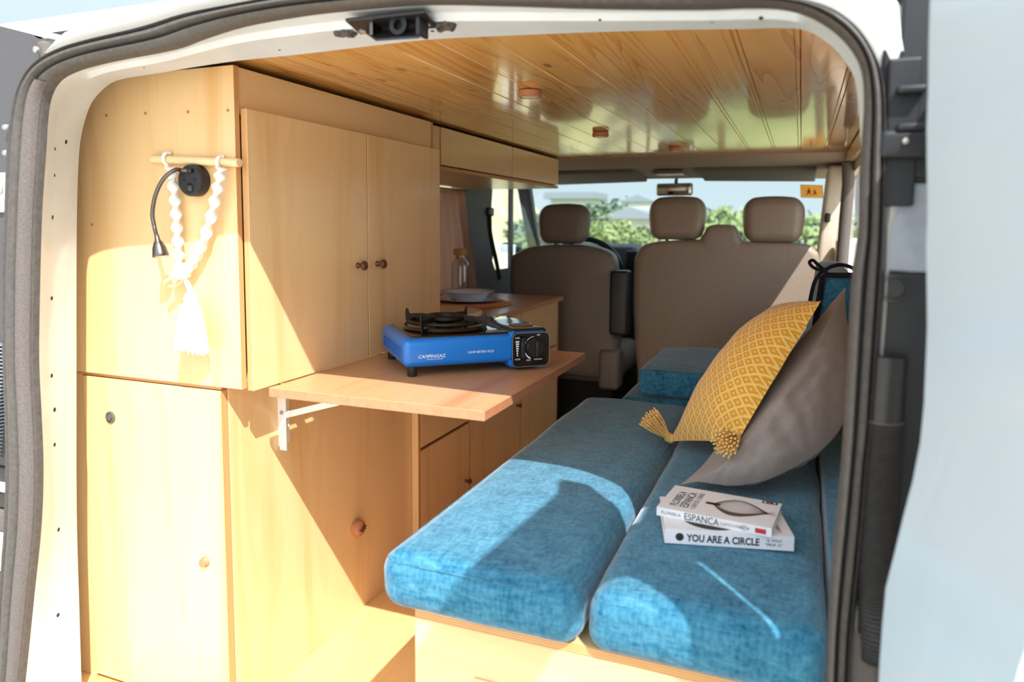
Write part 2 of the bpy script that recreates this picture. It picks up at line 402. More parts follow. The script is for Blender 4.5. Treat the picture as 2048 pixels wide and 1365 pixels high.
for i, a in enumerate(ANCH):
    p = atY(*a[2], JY)
    if i >= 33: p = V((SI[i].x+.012, JY, SI[i].z+(.0)))
    JI.append(p)
NS = 4
so, si, ji = crom(SO, NS), crom(SI, NS), crom(JI, NS)
# outward normal of the opening, in XZ
def outn(c, i):
    t = c[min(i+1, len(c)-1)]-c[max(i-1, 0)]; return V((-t.z, 0, t.x)).normalized()
rim = MB(); rr = []
for i in range(len(so)):
    n = outn(so, i); w = .035 if i < 22*NS else .035+.03*min(1, (i-22*NS)/(6*NS))
    if i < 14*NS: w = .004+.031*max(0, (i-12*NS)/(2*NS))
    if i > 31*NS: w = .065-.056*min(1, (i-31*NS)/(3*NS))
    rr.append([so[i]+V((0, .01, 0)), so[i]+n*.4*w+V((0, -.004, 0)), so[i]+n*.85*w+V((0, .006, 0)), so[i]+n*w+V((0, .03, 0)), so[i]+n*(w+(.012 if w > .03 else .0))+V((0, .2 if w > .03 else .05, 0))])
rim.rings(rr, cap=False, closed=False)
o = struct(rim.build('wall_rear', M['white_paint'], smooth=60)); WALL_REAR = o
jb = MB(); jr = []
for i in range(len(si)):
    a, b = si[i], ji[i]; n = outn(si, i)
    st = 1 if 13*NS < i < 27*NS else 0
    m1 = a.lerp(b, .32)+n*(.004 if st else .0); m2 = a.lerp(b, .40)-n*(.004 if st else -.002)
    jr.append([a+n*.012+V((0, .014, 0)), a+V((0, .012, 0)), m1, m2, a.lerp(b, .7), b, b+n*.09+V((0, .004, 0))])
jb.rings(jr, cap=False, closed=False)
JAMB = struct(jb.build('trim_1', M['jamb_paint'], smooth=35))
JAMB['label'] = 'white painted inner return of the rear door opening'
jbv = BVHTree.FromPolygons(jb.v, jb.f)
def onjamb(px, py):
    d = rayd(px, py).normalized(); h = jbv.ray_cast(CAM, d); 
    if h[0] is None: return atY(px, py, -.12), V((1, 0, 0))
    n = h[1] if h[1].dot(d) < 0 else -h[1]; return h[0], n
for px, py, r in [(132, 284, .0042), (110, 298, .003), (109, 351, .003), (105, 435, .0042), (103, 597, .004), (103, 752, .004), (109, 820, .0045), (109, 890, .004), (117, 1060, .004), (116, 1231, .004), (1200, 40, .002), (559, 100, .002), (288, 135, .002), (1424, 44, .0025), (1522, 36, .0028), (865, 62, .003)]:
    p, n = onjamb(px, py); MB().lathe([(r, 0), (r, .0006), (0, .0007)], p, n, 14).build('bolt_hole', M['hole'], JAMB)
# rubber seal: outer ribs + inner fold
sl = MB(); sr = []
prof = [(0, .006), (.03, -.010), (.10, -.016), (.17, -.010), (.19, -.004), (.22, -.012), (.30, -.019), (.42, -.020), (.52, -.014), (.56, -.002), (.60, -.010), (.72, -.016), (.88, -.013), (.97, -.004), (1.0, .012)]
for i in range(len(so)):
    a, b = so[i], si[i]; sr.append([a.lerp(b, t)+V((0, d, 0)) for t, d in prof])
sl.rings(sr, cap=False, closed=False)
SEAL = struct(sl.build('trim_2', M['rubber'], smooth=50)); SEAL['label'] = 'grey rubber door seal around the rear opening'
# felt strip on the inner half of the left side of the seal
fl = MB(); fr = []
for i in range(0, 12*NS):
    a, b = so[i], si[i]; fr.append([a.lerp(b, .57)+V((0, -.012, 0)), a.lerp(b, .66)+V((0, -.018, 0)), a.lerp(b, .80)+V((0, -.0185, 0)), a.lerp(b, .93)+V((0, -.012, 0)), a.lerp(b, .98)+V((0, 0, 0))])
fl.rings(fr, cap=False, closed=False); fl.build('felt_lip', M['rubber_felt'], SEAL, smooth=60)
# roof, side walls, cab
XL, XR = -.64, 1.085
MB().box(XL-.03, XR+.03, -.12, 2.80, 1.392, 1.42).build('roof', M['white_paint']); struct(bpy.data.objects['roof'])
wl = MB()
for a in [(XL-.02, XL, -.06, 1.35, .0, 1.392), (XL-.02, XL, 1.35, 2.05, .0, .72), (XL-.02, XL, 1.35, 2.05, 1.2, 1.392), (XL-.02, XL, 2.05, 2.42, 0, 1.392), (XL-.02, XL, 2.42, 3.5, 0, .79), (XL-.02, XL, 2.42, 2.9, 1.265, 1.392)]: wl.box(*a)
struct(wl.build('wall_left', M['pillar_grey']))
wr = MB()
WIN = (1.45, 2.28, .84, 1.245)
for a in [(XR, XR+.03, -.06, WIN[0], -.05, 1.392), (XR, XR+.03, WIN[0], WIN[1], -.05, WIN[2]), (XR, XR+.03, WIN[0], WIN[1], WIN[3], 1.392), (XR, XR+.03, WIN[1], 2.52, -.05, 1.392), (XR, XR+.03, 2.52, 3.5, -.05, .80), (XR, XR+.03, 2.52, 2.9, 1.27, 1.392)]: wr.box(*a)
struct(wr.build('wall_right', M['pillar_beige']))
struct(MB().box(XL, XR, -.14, 2.12, -.03, 0).build('floor', M['floorwood']))
struct(MB().box(XL, XR, 2.12, 3.7, -.06, -.03).build('cab_floor', M['cab_dark']))
struct(MB().box(XL-.05, XR+.05, 3.66, 3.72, -.06, .86).build('wall_front', M['dash']))
# plank ceiling: tongue-and-groove profile swept along the van
zc = 1.345; pw = .0945; x = -.145+.002; prof = []
while x < 1.07:
    prof += [(x, zc), (x+pw-.013, zc), (x+pw-.011, zc+.004), (x+pw-.0095, zc+.001), (x+pw-.003, zc+.001), (x+pw-.0015, zc+.005)]; x += pw
cl = MB(); cl.rings([[V((a, y, b+ (0 if y < 1.6 else 0))) for a, b in prof]+[V((prof[-1][0], y, zc+.02)), V((prof[0][0], y, zc+.02))] for y in (-.05, .5, 1.0, 1.6, 2.16)])
struct(cl.build('ceiling', M['pine'], origin=(-.143, 0, zc)))
# strip of wood and dark gap along the right of the ceiling
MB().box(1.068, 1.083, .2, 2.2, 1.28, 1.338).build('trim_3', M['plyY']); struct(bpy.data.objects['trim_3'])
# inside lining low on the right wall, teal upholstered
struct(MB().rbox(.967, 1.083, -.050, 2.0, .30, .56, .012, 2, n=(1, 8, 4)).build('trim_4', M['teal'], smooth=60))

# ---- right pillars
MB().rbox(1.005, 1.075, 2.30, 2.52, .3, 1.30, .02, 3, n=(1, 1, 6), fn=lambda p: V((p.x-(.03 if p.z < .9 else .03*(1-(p.z-.9)/.4)), p.y, p.z))).build('trim_5', M['pillar_beige'], smooth=60); struct(bpy.data.objects['trim_5'])
MB().tube([V((1.062, 1.93, .3)), V((1.058, 1.93, .9)), V((1.066, 1.92, 1.2)), V((1.06, 1.90, 1.28))], .022, 12).build('trim_6', M['rubber_felt'], smooth=60); struct(bpy.data.objects['trim_6'])

# ---- windscreen + headliner
WT, WB = (2.86, 1.315), (3.50, .86)
wsn = V((0, WB[0]-WT[0], WB[1]-WT[1])).cross(V((1, 0, 0))).normalized()
def onws(px, py, off=0):
    d = rayd(px, py); p0 = V((0, WT[0], WT[1]))-wsn*off*(1 if wsn.y > 0 else -1); t = (p0-CAM).dot(wsn)/d.dot(wsn); return CAM+d*t
w = MB(); w.add([(-.56, WT[0], WT[1]), (1.03, WT[0], WT[1]), (1.12, WB[0], WB[1]), (-.72, WB[0], WB[1])], [(0, 1, 2, 3)])
struct(w.build('window_1', M['glass']))
struct(MB().add([(XL-.01, 2.43, .79), (XL-.01, 3.36, .79), (XL-.01, 2.9, 1.265), (XL-.01, 2.43, 1.265)], [(0, 1, 2, 3)]).build('window_2', M['glass']))
struct(MB().add([(XR+.01, WIN[0], WIN[2]), (XR+.01, WIN[1], WIN[2]), (XR+.01, WIN[1], WIN[3]), (XR+.01, WIN[0], WIN[3])], [(0, 1, 2, 3)]).build('window_3', M['clear']))
struct(MB().add([(XR+.01, 2.53, .80), (XR+.01, 3.4, .80), (XR+.01, 2.9, 1.27), (XR+.01, 2.53, 1.27)], [(0, 1, 2, 3)]).build('window_4', M['glass']))
# A pillars
for nm, xa, xb, mt in (('trim_7', -.585, -.75, M['dash']), ('trim_8', 1.04, 1.12, M['pillar_beige'])):
    p = MB(); p.rings([[V((xx+dx, yy+dy, zz)) for dx, dy in ((-.03, -.05), (.03, -.02), (.035, .05), (-.03, .05))] for xx, yy, zz in ((xa, 2.80, 1.34), ((xa+xb)/2, 3.14, 1.11), (xb, 3.50, .84))])
    struct(p.build(nm, mt, bevel=.008))
MB().box(XL-.014, XL+.006, 2.765, 2.80, .79, 1.27).build('trim_9', M['black_plastic']); struct(bpy.data.objects['trim_9'])
# left B pillar trim
bp = MB(); bp.rings([[V((XL, y0, z)), V((XL+.05, y0+.03, z)), V((XL+.05, y1-.06, z)), V((XL, y1, z))] for z, y0, y1 in ((.3, 2.0, 2.56), (.77, 2.0, 2.52), (.85, 2.0, 2.46), (1.1, 2.0, 2.44), (1.3, 2.0, 2.47))])
struct(bp.build('trim_10', M['pillar_grey'], bevel=.012))
# headliner: curved cab roof lining with a sagging lip
hl = MB(); rs = []
for k in range(41):
    u = k/40; x = XL+.0+(XR-XL)*u
    e = abs(u-.52)*2
    z1 = 1.338-.004*e; zl = 1.285-.018*max(0, e-.15)
    rs.append([V((x, 2.10, 1.39)), V((x, 2.10, z1)), V((x, 2.16, z1-.012)), V((x, 2.45, z1-.028)), V((x, 2.78, zl)), V((x, 2.88, zl+.012)), V((x, 2.88, 1.39))])
hl.rings(rs); struct(hl.build('trim_11', M['headliner'], smooth=45))

# sun visors, dome light
def visor(px0, px1, y0, y1, label):
    a = atY(px0, y0, 2.62); b = atY(px1, y1, 2.62)
    def fn(p):
        e = abs((p.x-XL)/(XR-XL)-.52)*2; t = (p.y-2.45)/.33; return V((p.x, p.y, p.z+1.310-.004*e+t*(-.025-.018*max(0, e-.15)+.004*e)-.0165))
    o = MB().rbox(a.x, b.x, 2.42, 2.775, 0, .018, .0085, 3, n=(10, 6, 1), fn=fn).build('sun_visor', M['visor'], smooth=60)
    tag(o, label, 'sun visor', 'sun visors folded up under the headliner')
visor(1085, 1283, 328, 352, 'dark taupe sun visor above the driver headrest, left of the dome light')
visor(1402, 1632, 325, 349, 'dark taupe sun visor on the passenger side, right of the dome light')
dl = thing('dome_light', 'small rectangular dome light set into the taupe headliner between the visors', 'lamp', (.39, 2.5, 1.29))
a, b = atY(1310, 332, 2.5), atY(1370, 346, 2.5)
MB().rbox(a.x, b.x, 2.44, 2.58, 1.288, 1.305, .006, 2, n=(2, 1, 1)).build('frame', M['visor'], dl, smooth=60)
MB().rbox(a.x+.012, b.x-.012, 2.455, 2.565, 1.285, 1.295, .003, 2, n=(1, 1, 1)).build('lens', M['lens'], dl, smooth=60)

# ================================================================== REAR DOORS
xl_pts = [(1500, 1755), (1365, 1757), (1200, 1768), (1100, 1790), (960, 1826), (850, 1846), (700, 1853), (450, 1854), (240, 1854), (0, 1860), (-60, 1861)]
prf = sorted([(atY(px, py, -.335).z, atY(px, py, -.335).x) for py, px in xl_pts])
def dX(z):
    if z <= prf[0][0]: return prf[0][1]
    for (z0, x0), (z1, x1) in zip(prf, prf[1:]):
        if z <= z1:
            t = (z-z0)/(z1-z0); t = t*t*(3-2*t); return x0+(x1-x0)*t
    return prf[-1][1]
D1 = struct(bpy.data.objects.new('door_1', None)); COL.objects.link(D1); D1.location = (1.02, -.335, 0); D1['label'] = 'white right rear door standing open'
DT = 1.52
def topz(y):
    d = -.335-y
    t_ = DT+max(0, -.5-y)*.15
    return t_ if d > .14 else DT-.28*(1-d/.14)**2
def fl(y): return .058*min(1, max(0, (-.335-y)/.19))
def dpiece(b, y0, y1, zf0, zf1, ny, nz, sh=0, th=.05):
    """shaped slab between two heights, following the bulged side profile"""
    inn, out = [], []
    for i in range(ny+1):
        y = y0+(y1-y0)*i/ny; a, c = zf0(y), zf1(y)
        inn.append([V((dX(a+(c-a)*k/nz)+fl(y), y, a+(c-a)*k/nz)) for k in range(nz+1)])
        out.append([V((dX(a+(c-a)*k/nz)+th+.035, min(y, -.434-.001*i) if sh else y, a+(c-a)*k/nz)) for k in range(nz+1)])
    rs = [a+list(reversed(c)) for a, c in zip(inn, out)]; b.rings(rs)
db = MB(); WZ0, WZ1, WY0, WY1 = .66, 1.29, -.525, -.92
dpiece(db, -.335, WY0, lambda y: -.25, topz, 12, 40, 1)
def wtop(y):
    d = min(abs(y-WY0), abs(y-WY1)); return WZ1 if d > .17 else WZ1-.26*(1-math.sqrt(max(0, 1-(1-d/.17)**2)))
dpiece(db, WY0, WY1, wtop, topz, 28, 8)
dpiece(db, WY0, WY1, lambda y: -.25, lambda y: WZ0, 2, 24)
dpiece(db, WY1, -1.0, lambda y: -.25, topz, 2, 40)
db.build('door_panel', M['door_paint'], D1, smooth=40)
MB().add([(dX(WZ0)+.075, WY0, WZ0), (dX(WZ0)+.075, WY1, WZ0), (dX(WZ1)+.075, WY1, WZ1), (dX(WZ1)+.075, WY0, WZ1)], [(0, 1, 2, 3)]).build('window_glass', M['clear'], D1)
# hinge corner of the body, right: dark recess, painted patch, added sun blocker
hc = MB(); hc.box(.984, 1.085, -.197, -.06, -.2, .985); struct(hc.build('trim_12', M['dark_trim'], bevel=.004))
hc = MB(); hc.box(.984, 1.085, -.197, -.06, 1.085, 1.38); hc.box(1.0, 1.075, -.204, -.19, 1.09, 1.30); struct(hc.build('trim_13', M['dark_trim'], bevel=.004))
hc = MB(); hc.box(.985, 1.085, -.194, -.06, .985, 1.085); struct(hc.build('trim_14', M['galv'], bevel=.003))
hc = MB()
for z0, z1, ye in ((-.25, .815, -.404), (.815, 1.07, -.374), (1.07, 1.23, -.404)): hc.box(1.066, 1.095, ye, -.06, z0, z1)
struct(hc.build('sun_blocker', M['white_paint']))  # added out of view behind the door: blocks sun except a thin stripe
p = atY(1795, 230, -.2); hg = MB().box(p.x-.012, p.x+.02, -.208, -.19, p.z-.10, p.z+.06).build('hinge', M['dark_trim'], D1, bevel=.003)
for py in (180, 255):
    p = atY(1822, py, -.215); MB().rbox(p.x-.014, p.x+.014, -.225, -.20, p.z-.004, p.z+.004, .003, 2, n=(1, 1, 1)).build('blade', M['dark_trim'], hg, smooth=60)
p = atY(1808, 285, -.21); MB().rbox(p.x-.026, p.x+.026, -.222, -.198, p.z-.018, p.z+.014, .008, 3, n=(1, 1, 1)).build('hinge_block', M['dark_trim'], hg, smooth=60)
MB().lathe([(.003, 0), (.003, .003), (0, .004)], (p.x, -.222, p.z), (0, -1, 0), 12).build('bolt', M['steel'], hg)
p = atY(1787, 577, -.198); o = MB().lathe([(.016, 0), (.016, .004), (.012, .005), (.011, .002), (0, .002)], p, (0, -1, 0), 24).build('grommet', M['black_plastic'], smooth=40)
tag(o, 'round black rubber grommet in the dark hinge recess beside the right door', 'grommet')
# corrugated cable conduit
path = crom([atY(*q, -.20) for q in ((1776, 712), (1770, 800), (1763, 900), (1755, 1000), (1750, 1100), (1752, 1200), (1760, 1320))], 30)
pts, rad = [], []
for i, q in enumerate(path):
    pts.append(q); k = i/len(path); rad.append(.021 if k < .24 else (.0215 if i % 2 else .0165))
hz = thing('cable_conduit', 'ribbed black rubber cable conduit hanging in the hinge recess by the right door', 'conduit', pts[-1])
MB().tube(pts[:44], [.0195]*44, 18).build('sleeve', M['black_plastic'], hz, smooth=60)
MB().tube(pts[42:], rad[42:], 18).build('ribbed_hose', M['rubber'], hz, smooth=60)
p = atY(1715, 1330, -.19); MB().rbox(p.x-.014, p.x+.024, -.205, -.17, p.z-.10, p.z+.05, .01, 3, n=(1, 1, 2)).build('hose_clip', M['rubber_felt'], hz, smooth=60)

D2 = struct(bpy.data.objects.new('door_2', None)); COL.objects.link(D2); D2.location = (-.46, -.14, 0); D2['label'] = 'charcoal lined left rear door folded right back'
pA, pB = atY(0, 52, -.19), atY(84, 74, -.19)
dd = MB(); edge = [V((p.x-.004, -.19, p.z)) for p in so[2*NS:14*NS+1]]
dd.prism([V((-1.15, -.19, -.3)), V((edge[0].x, -.19, -.3))]+edge+[V((pB.x, -.19, pB.z)), V((pA.x, -.19, pA.z)), V((-1.15, -.19, pA.z+.01))], (0, .06, 0))
dd.build('door_card', M['door_grey'], D2)
pA, pB = atY(-8, 345, -.20), atY(17, 425, -.20); MB().rbox(pA.x-.06, pB.x, -.20, -.18, pB.z, pA.z, .008, 2, n=(2, 1, 2)).build('steel_opening', M['white_paint'], D2, smooth=60)
for py in (378, ): 
    p = atY(1, py, -.20); MB().lathe([(.01, 0), (.01, .004), (0, .006)], p, (0, -1, 0), 16).build('bolt', M['steel'], D2)
g = MB()
for k in range(32):
    p = atY(14-k*.25, 692+k*7.4, -.205); g.box(p.x-.05+.0006*k, p.x-.0008*k, -.207, -.189, p.z-.0012, p.z+.0012)
g.build('vent_grille', M['galv'], D2)
pA, pB = atY(15, 690, -.195), atY(15, 935, -.195); MB().box(pA.x-.14, pA.x, -.1935, -.18, pB.z, pA.z).build('vent_recess', M['black_plastic'], D2)
for (a, b, mt, nm) in ((940, 966, 'black_plastic', 'slot'), (970, 990, 'white_paint', 'steel_bar'), (991, 1020, 'black_plastic', 'slot'), (1025, 1068, 'rubber_felt', 'grip_panel'), (1072, 1150, 'white_paint', 'steel_opening')):
    pA, pB = atY(18, a, -.2), atY(18, b, -.2); MB().rbox(pA.x-.10, pA.x, -.199, -.18, pB.z, pA.z, .003, 2, n=(1, 1, 1)).build(nm, M[mt], D2, smooth=60)
p = atY(3, 1110, -.2); MB().lathe([(.012, 0), (.012, .005), (0, .007)], p, (0, -1, 0), 16).build('bolt', M['steel'], D2)
p = atY(82, 104, -.205); hg2 = MB().rbox(p.x-.010, p.x+.008, -.206, -.16, p.z-.022, p.z+.020, .006, 2, n=(1, 1, 1)).build('hinge', M['rubber_felt'], D2, smooth=60)
MB().lathe([(.0055, 0), (.0055, .004), (0, .006)], (p.x, -.212, p.z+.002), (0, -1, 0), 16).build('bolt', M['steel'], hg2)
p = atY(82, 66, -.19); MB().prism([p+V((-.024, 0, .004)), p+V((.02, 0, .0)), p+V((.014, 0, -.010)), p+V((-.004, 0, -.012)), p+V((-.018, 0, -.006))], (0, .03, 0)).build('hinge_cap', M['white_paint'], hg2, bevel=.002)
for py in (256, 307):
    p = atY(22, py, -.195); o = MB().rbox(p.x-.012, p.x+.002, -.206, -.185, p.z-.005, p.z+.006, .005, 3, n=(1, 1, 1)).build('clip', M['galv'], D2, smooth=60)

# striker under the roof edge
st = thing('door_latch', 'black steel latch bracket bolted under the rear roof edge', 'latch', atY(785, 50, -.13))
zp = atY(780, 40, -.13).z
a0 = V((.245, -.165, zp)); 
MB().prism([atY(690, 36, -.19), atY(850, 18, -.19), atY(874, 50, -.135), atY(721, 63, -.135)], (0, 0, -.005)).build('plate', M['black_plastic'], st, bevel=.0015)
q = [atY(731, 68, -.155), atY(840, 62, -.155), atY(840, 77, -.185), atY(752, 83, -.185)]
MB().prism(q, (0, 0, .004)).build('lower_bracket', M['black_plastic'], st, bevel=.001)
for px, mt in ((745, 'gunmetal'), (838, 'black_plastic')):
    p1, p2 = atY(px, 38, -.175), atY(px, 71, -.175); MB().box(p1.x-.003, p1.x+.003, -.180, -.152, p2.z, p1.z+.004).build('cheek', M[mt], st, bevel=.001)
p1 = atY(797, 50, -.178); MB().lathe([(.012, 0), (.014, .004), (.014, .012), (.0075, .0122), (.007, .002), (0, .002)], p1+V((0, .01, 0)), (0, -1, 0), 20).build('roller', M['dark_trim'], st, smooth=40)
p1 = atY(790, 47, -.145); MB().box(p1.x-.036, p1.x+.040, -.147, -.140, p1.z-.02, p1.z+.02).build('back_plate', M['black_plastic'], st)
for px, py in ((727, 60), (855, 45)):
    p = atY(px, py, -.15); MB().lathe([(.009, 0), (.009, .003), (.006, .004), (.006, .008), (0, .008)], p+V((0, 0, .004)), (0, -.3, -1), 6).build('bolt', M['steel'], st)
for i, (px, py, lb) in enumerate(((690, 64, 'torn dark foam plug in the roof edge, left of the latch'), (889, 47, 'torn dark foam plug in the roof edge, right of the latch'))):
    p, n = onjamb(px, py); b = MB(); b.rbox(-.016, .016, -.011, .011, -.007, .007, .006, 3, n=(3, 3, 2), fn=lambda c: c+noise.noise_vector(c*160+V((i*9, 0, 0)))*.006)
    b.xf(Matrix.Translation(p)); tag(b.build('foam_plug', M['rubber'], smooth=50), lb, 'plug', 'torn foam plugs beside the latch')

# ================================================================== TALL CUPBOARD (upper) and BASE CUPBOARD (lower)
ZT, ZB = 1.333, .709
XA = -.083
tc = thing('wall_cupboard', 'tall birch plywood wall cupboard with two doors, above the fold-down table', 'cupboard', (-.35, .4, ZB))
panel('side_panel', -.615, XA-.016, 0, .013, ZB, ZT, 'Z', tc)
panel('side_panel', -.615, XA-.022, .80, .814, ZB, ZT, 'Z', tc)
panel('bottom_panel', -.615, XA-.022, .013, .80, ZB, ZB+.013, 'Y', tc)
panel('fascia', XA-.034, XA-.022, .0131, .80, 1.245, ZT, 'Y', tc)
panel('back_panel', -.63, -.616, 0, .814, ZB, ZT, 'Z', tc)
for (y0, y1, ky) in ((.0132, .4265, .379), (.4295, .8135, .466)):
    d = panel('door', XA-.0145, XA, y0, y1, ZB-.004, 1.2535, 'Z', tc)
    MB().lathe([(.0065, 0), (.0075, .002), (.005, .006), (.0045, .012), (.0085, .015), (.0115, .019), (.0115, .023), (.007, .027), (0, .028)], (XA, ky, .936), (1, 0, 0), 24).build('knob', M['knobwood'], d, smooth=50)
for px, py in ((213, 231), (291, 227), (376, 224), (456, 221)):
    p = atY(px, py, 0); MB().lathe([(.0032, 0), (.003, .0012), (0, .0014)], p, (0, -1, 0), 12).build('screw', M['palewood'], tc)
p = atY(177, 446, 0)
MB().lathe([(.0032, 0), (.003, .001), (0, .0012)], (-.49, 0, 1.03), (0, -1, 0), 12).build('screw', M['palewood'], tc)

XB = -.156
bc = thing('base_cupboard', 'birch plywood base cupboard below the tall wall cupboard, with round latch and knob', 'cupboard', (-.35, .4, 0))
d = panel('door', -.545, XB-.002, .004, .022, .010, .700, 'Z', bc)
MB().lathe([(.013, 0), (.013, .003), (.010, .004), (.010, .003), (.0065, .003), (.0065, .006), (0, .006)], atY(222, 835, .004), (0, -1, 0), 24).build('latch', plain('dull_nickel', (104, 98, 92), .5, .3), d, smooth=40)
MB().lathe([(.011, 0), (.0105, .004), (.0085, .006), (.0085, .010), (0, .011)], atY(411, 1124, .004), (0, -1, 0), 24).build('knob', M['palewood'], d, smooth=40)
panel('rear_panel', -.63, -.549, .008, .020, 0, .706, 'Z', bc)
panel('front_panel', XB-.016, XB, .0225, .765, 0, .703, 'Z', bc)
panel('top_panel', -.63, XB-.001, .0045, .76, .7031, .7086, 'Y', bc, 0)
panel('base_panel', -.63, XB-.017, .024, .76, 0.0, .012, 'Y', bc)

sw = thing('rotary_socket', 'round pale wooden socket with metal prongs low on the plywood front', 'socket', (XB, .464, .237))
MB().lathe([(.021, 0), (.022, .003), (.022, .010), (.0195, .012), (.0195, .020), (.017, .022), (0, .022)], (XB, .464, .237), (1, 0, 0), 32).build('base', M['palewood'], sw, smooth=40)
for dy, dz, l in ((-.007, -.004, .008), (0, 0, .010), (.007, .004, .008)):
    MB().box(XB+.022, XB+.022+l, .464+dy-.003, .464+dy+.003, .237+dz-.0022, .237+dz+.0022).build('prong', M['knobwood'], sw, bevel=.0008)
for dy, dz in ((0, .012), (0, -.012)): MB().lathe([(.0026, 0), (.0024, .001), (0, .0012)], (XB+.022, .464+dy, .237+dz), (1, 0, 0), 10).build('screw', M['steel'], sw)

# fold-down table with brackets
XS, YS0, YS1, ZS = .398, .052, .706, .7045
tb = thing('fold_down_table', 'fold-down beech table leaf on white folding brackets, carrying the blue stove', 'table', (.16, .38, .55))
MB().box(-.079, XS, YS0, YS1, ZS-.019, ZS, edge=2).build('table_leaf', [M['shelfwood'], M['palewood']], tb, bevel=.0015)
for yb in (.17, .59):
    br = MB(); br.box(XB, XB+.003, yb, yb+.036, .540, .668); w0 = br.build('wall_plate', M['white_metal'], tb, bevel=.001)
    bb = MB(); bb.box(XB+.003, XB+.022, yb, yb+.003, .532, .684)
    bb.build('upright', M['white_metal'], tb, bevel=.001)
    b3 = MB(); b3.box(XB+.003, .20, yb, yb+.003, .668, .684); b3.box(XB+.003, .20, yb, yb+.022, .682, .6852); b3.build('arm', M['white_metal'], tb, bevel=.001)
    p0, p1 = V((XB+.016, yb-.001, .612)), V((.07, yb-.001, .676)); dr = (p1-p0).normalized(); nn = V((-dr.z, 0, dr.x))*.007
    MB().prism([p0-nn, p1-nn, p1+nn, p0+nn], (0, .004, 0)).build('brace', M['white_metal'], tb, bevel=.001)
    MB().lathe([(.0045, 0), (.004, .002), (0, .003)], (XB+.012, yb-.001, .618), (0, -1, 0), 12).build('rivet', M['steel'], tb)

# ================================================================== KITCHEN UNIT
ZK = .706; XK = -.114; XF = -.134; KY0, KY1 = .768, 2.115
kc = thing('kitchen_unit', 'birch plywood kitchen unit with drawers and doors, under the oak worktop', 'kitchen cabinet', (-.38, 1.45, 0))
panel('side_panel', -.63, XF, KY0, KY0+.015, 0, ZK-.020, 'Z', kc)
panel('side_panel', -.63, XF, KY1-.015, KY1, 0, ZK-.020, 'Z', kc)
MB().box(-.63, XF-.040, KY0+.015, KY1-.015, .0, ZK-.030).build('carcass', M['knobwood'], kc)  # dark walnut puts the shade of the door gaps into the colour
yd = [KY0+.012, atX(940, 850, XF).y, atX(1041, 790, XF).y, KY1-.016]
zl = atX(868, 885, XF).z; z2 = atX(1113, 690, XF).z
knobp = [(0, .010), (.005, .0), (.0045, .010), (.009, .013), (.0105, .018), (.007, .022), (0, .023)]
def kknob(par, px, py):
    MB().lathe([(.006, 0), (.005, .004), (.0045, .010), (.009, .013), (.0105, .018), (.007, .022), (0, .023)], atX(px, py, XF), (1, 0, 0), 20).build('knob', M['knobwood'], par, smooth=50)
G = .005
dr = panel('drawer', XF-.014, XF, yd[0]+G, yd[1]-G, zl+G, ZK-.026, 'Y', kc)
d = panel('door', XF-.014, XF, yd[0]+G, yd[1]-G, .012, zl-G, 'Z', kc); kknob(d, 931, 962)
zt = atX(1041, 632, XF).z
dr = panel('drawer', XF-.014, XF, yd[1]+G, yd[2]-G, .545, ZK-.026, 'Y', kc)
d = panel('door', XF-.014, XF, yd[1]+G, yd[2]-G, .012, .545-2*G, 'Z', kc); kknob(d, 1033, 811)
dr = panel('drawer', XF-.014, XF, yd[2]+G, yd[3]-G, z2+G, ZK-.022, 'Y', kc)
d = panel('door', XF-.014, XF, yd[2]+G, yd[3]-G, .012, z2-G, 'Z', kc)
wt = MB().box(-.632, XK, .816, KY1+.012, ZK-.019, ZK, edge=2).build('worktop', [M['counter'], M['shelfwood']], bevel=.0015)
tag(wt, 'long dark oak worktop on the kitchen unit, under plates and bottle', 'worktop')

# overhead locker
XO, ZO = -.139, 1.217
oh = thing('overhead_locker', 'birch plywood overhead locker with two flap doors, above the worktop', 'cupboard', (-.38, 1.52, ZO))
panel('bottom_panel', -.63, XO-.001, .816, 2.105, ZO-.012, ZO, 'Y', oh)
panel('side_panel', -.63, XO-.016, 2.09, 2.105, ZO+.0002, 1.338, 'Y', oh)
panel('side_panel', -.63, XO-.016, .816, .83, ZO+.0002, 1.338, 'Y', oh)
panel('back_panel', -.635, -.625, .83, 2.09, ZO+.0002, 1.338, 'Y', oh)
panel('end_stile', XO-.015, XO-.002, .8162, .925, ZO+.0005, 1.336, 'Z', oh)
for y0, y1 in ((.930, 1.530), (1.534, 2.105)): panel('door', XO-.015, XO, y0, y1, ZO+.004, 1.336, 'Y', oh)

# curtain on a rail
cr = thing('curtain', 'gathered beige linen curtain hanging over the left side window', 'curtain', (-.57, 1.75, .72))
nu, nv = 90, 16; b = MB(); g = []
for j in range(nv+1):
    z = 1.192-(1.192-.715)*j/nv; k = j/nv; row = []
    y1 = 2.02+.17*k**.8
    for i in range(nu+1):
        u = i/nu; y = 1.25+(y1-1.25)*u
        amp = .016*(1-.55*k)
        row.append(V((-.575+amp*math.sin(u*62+.6*math.sin(u*9))+.012*noise.noise(V((u*6, k*3, 1))), y, z)))
    g.append(row)
b.rings(g, cap=False, closed=False); o = b.build('cloth', M['linen'], cr, smooth=180)
md = o.modifiers.new('solid', 'SOLIDIFY'); md.thickness = .0012
MB().tube([(-.575, 1.2, 1.197), (-.575, 2.05, 1.197)], .004, 10).build('rail', M['black_plastic'], cr, smooth=60)

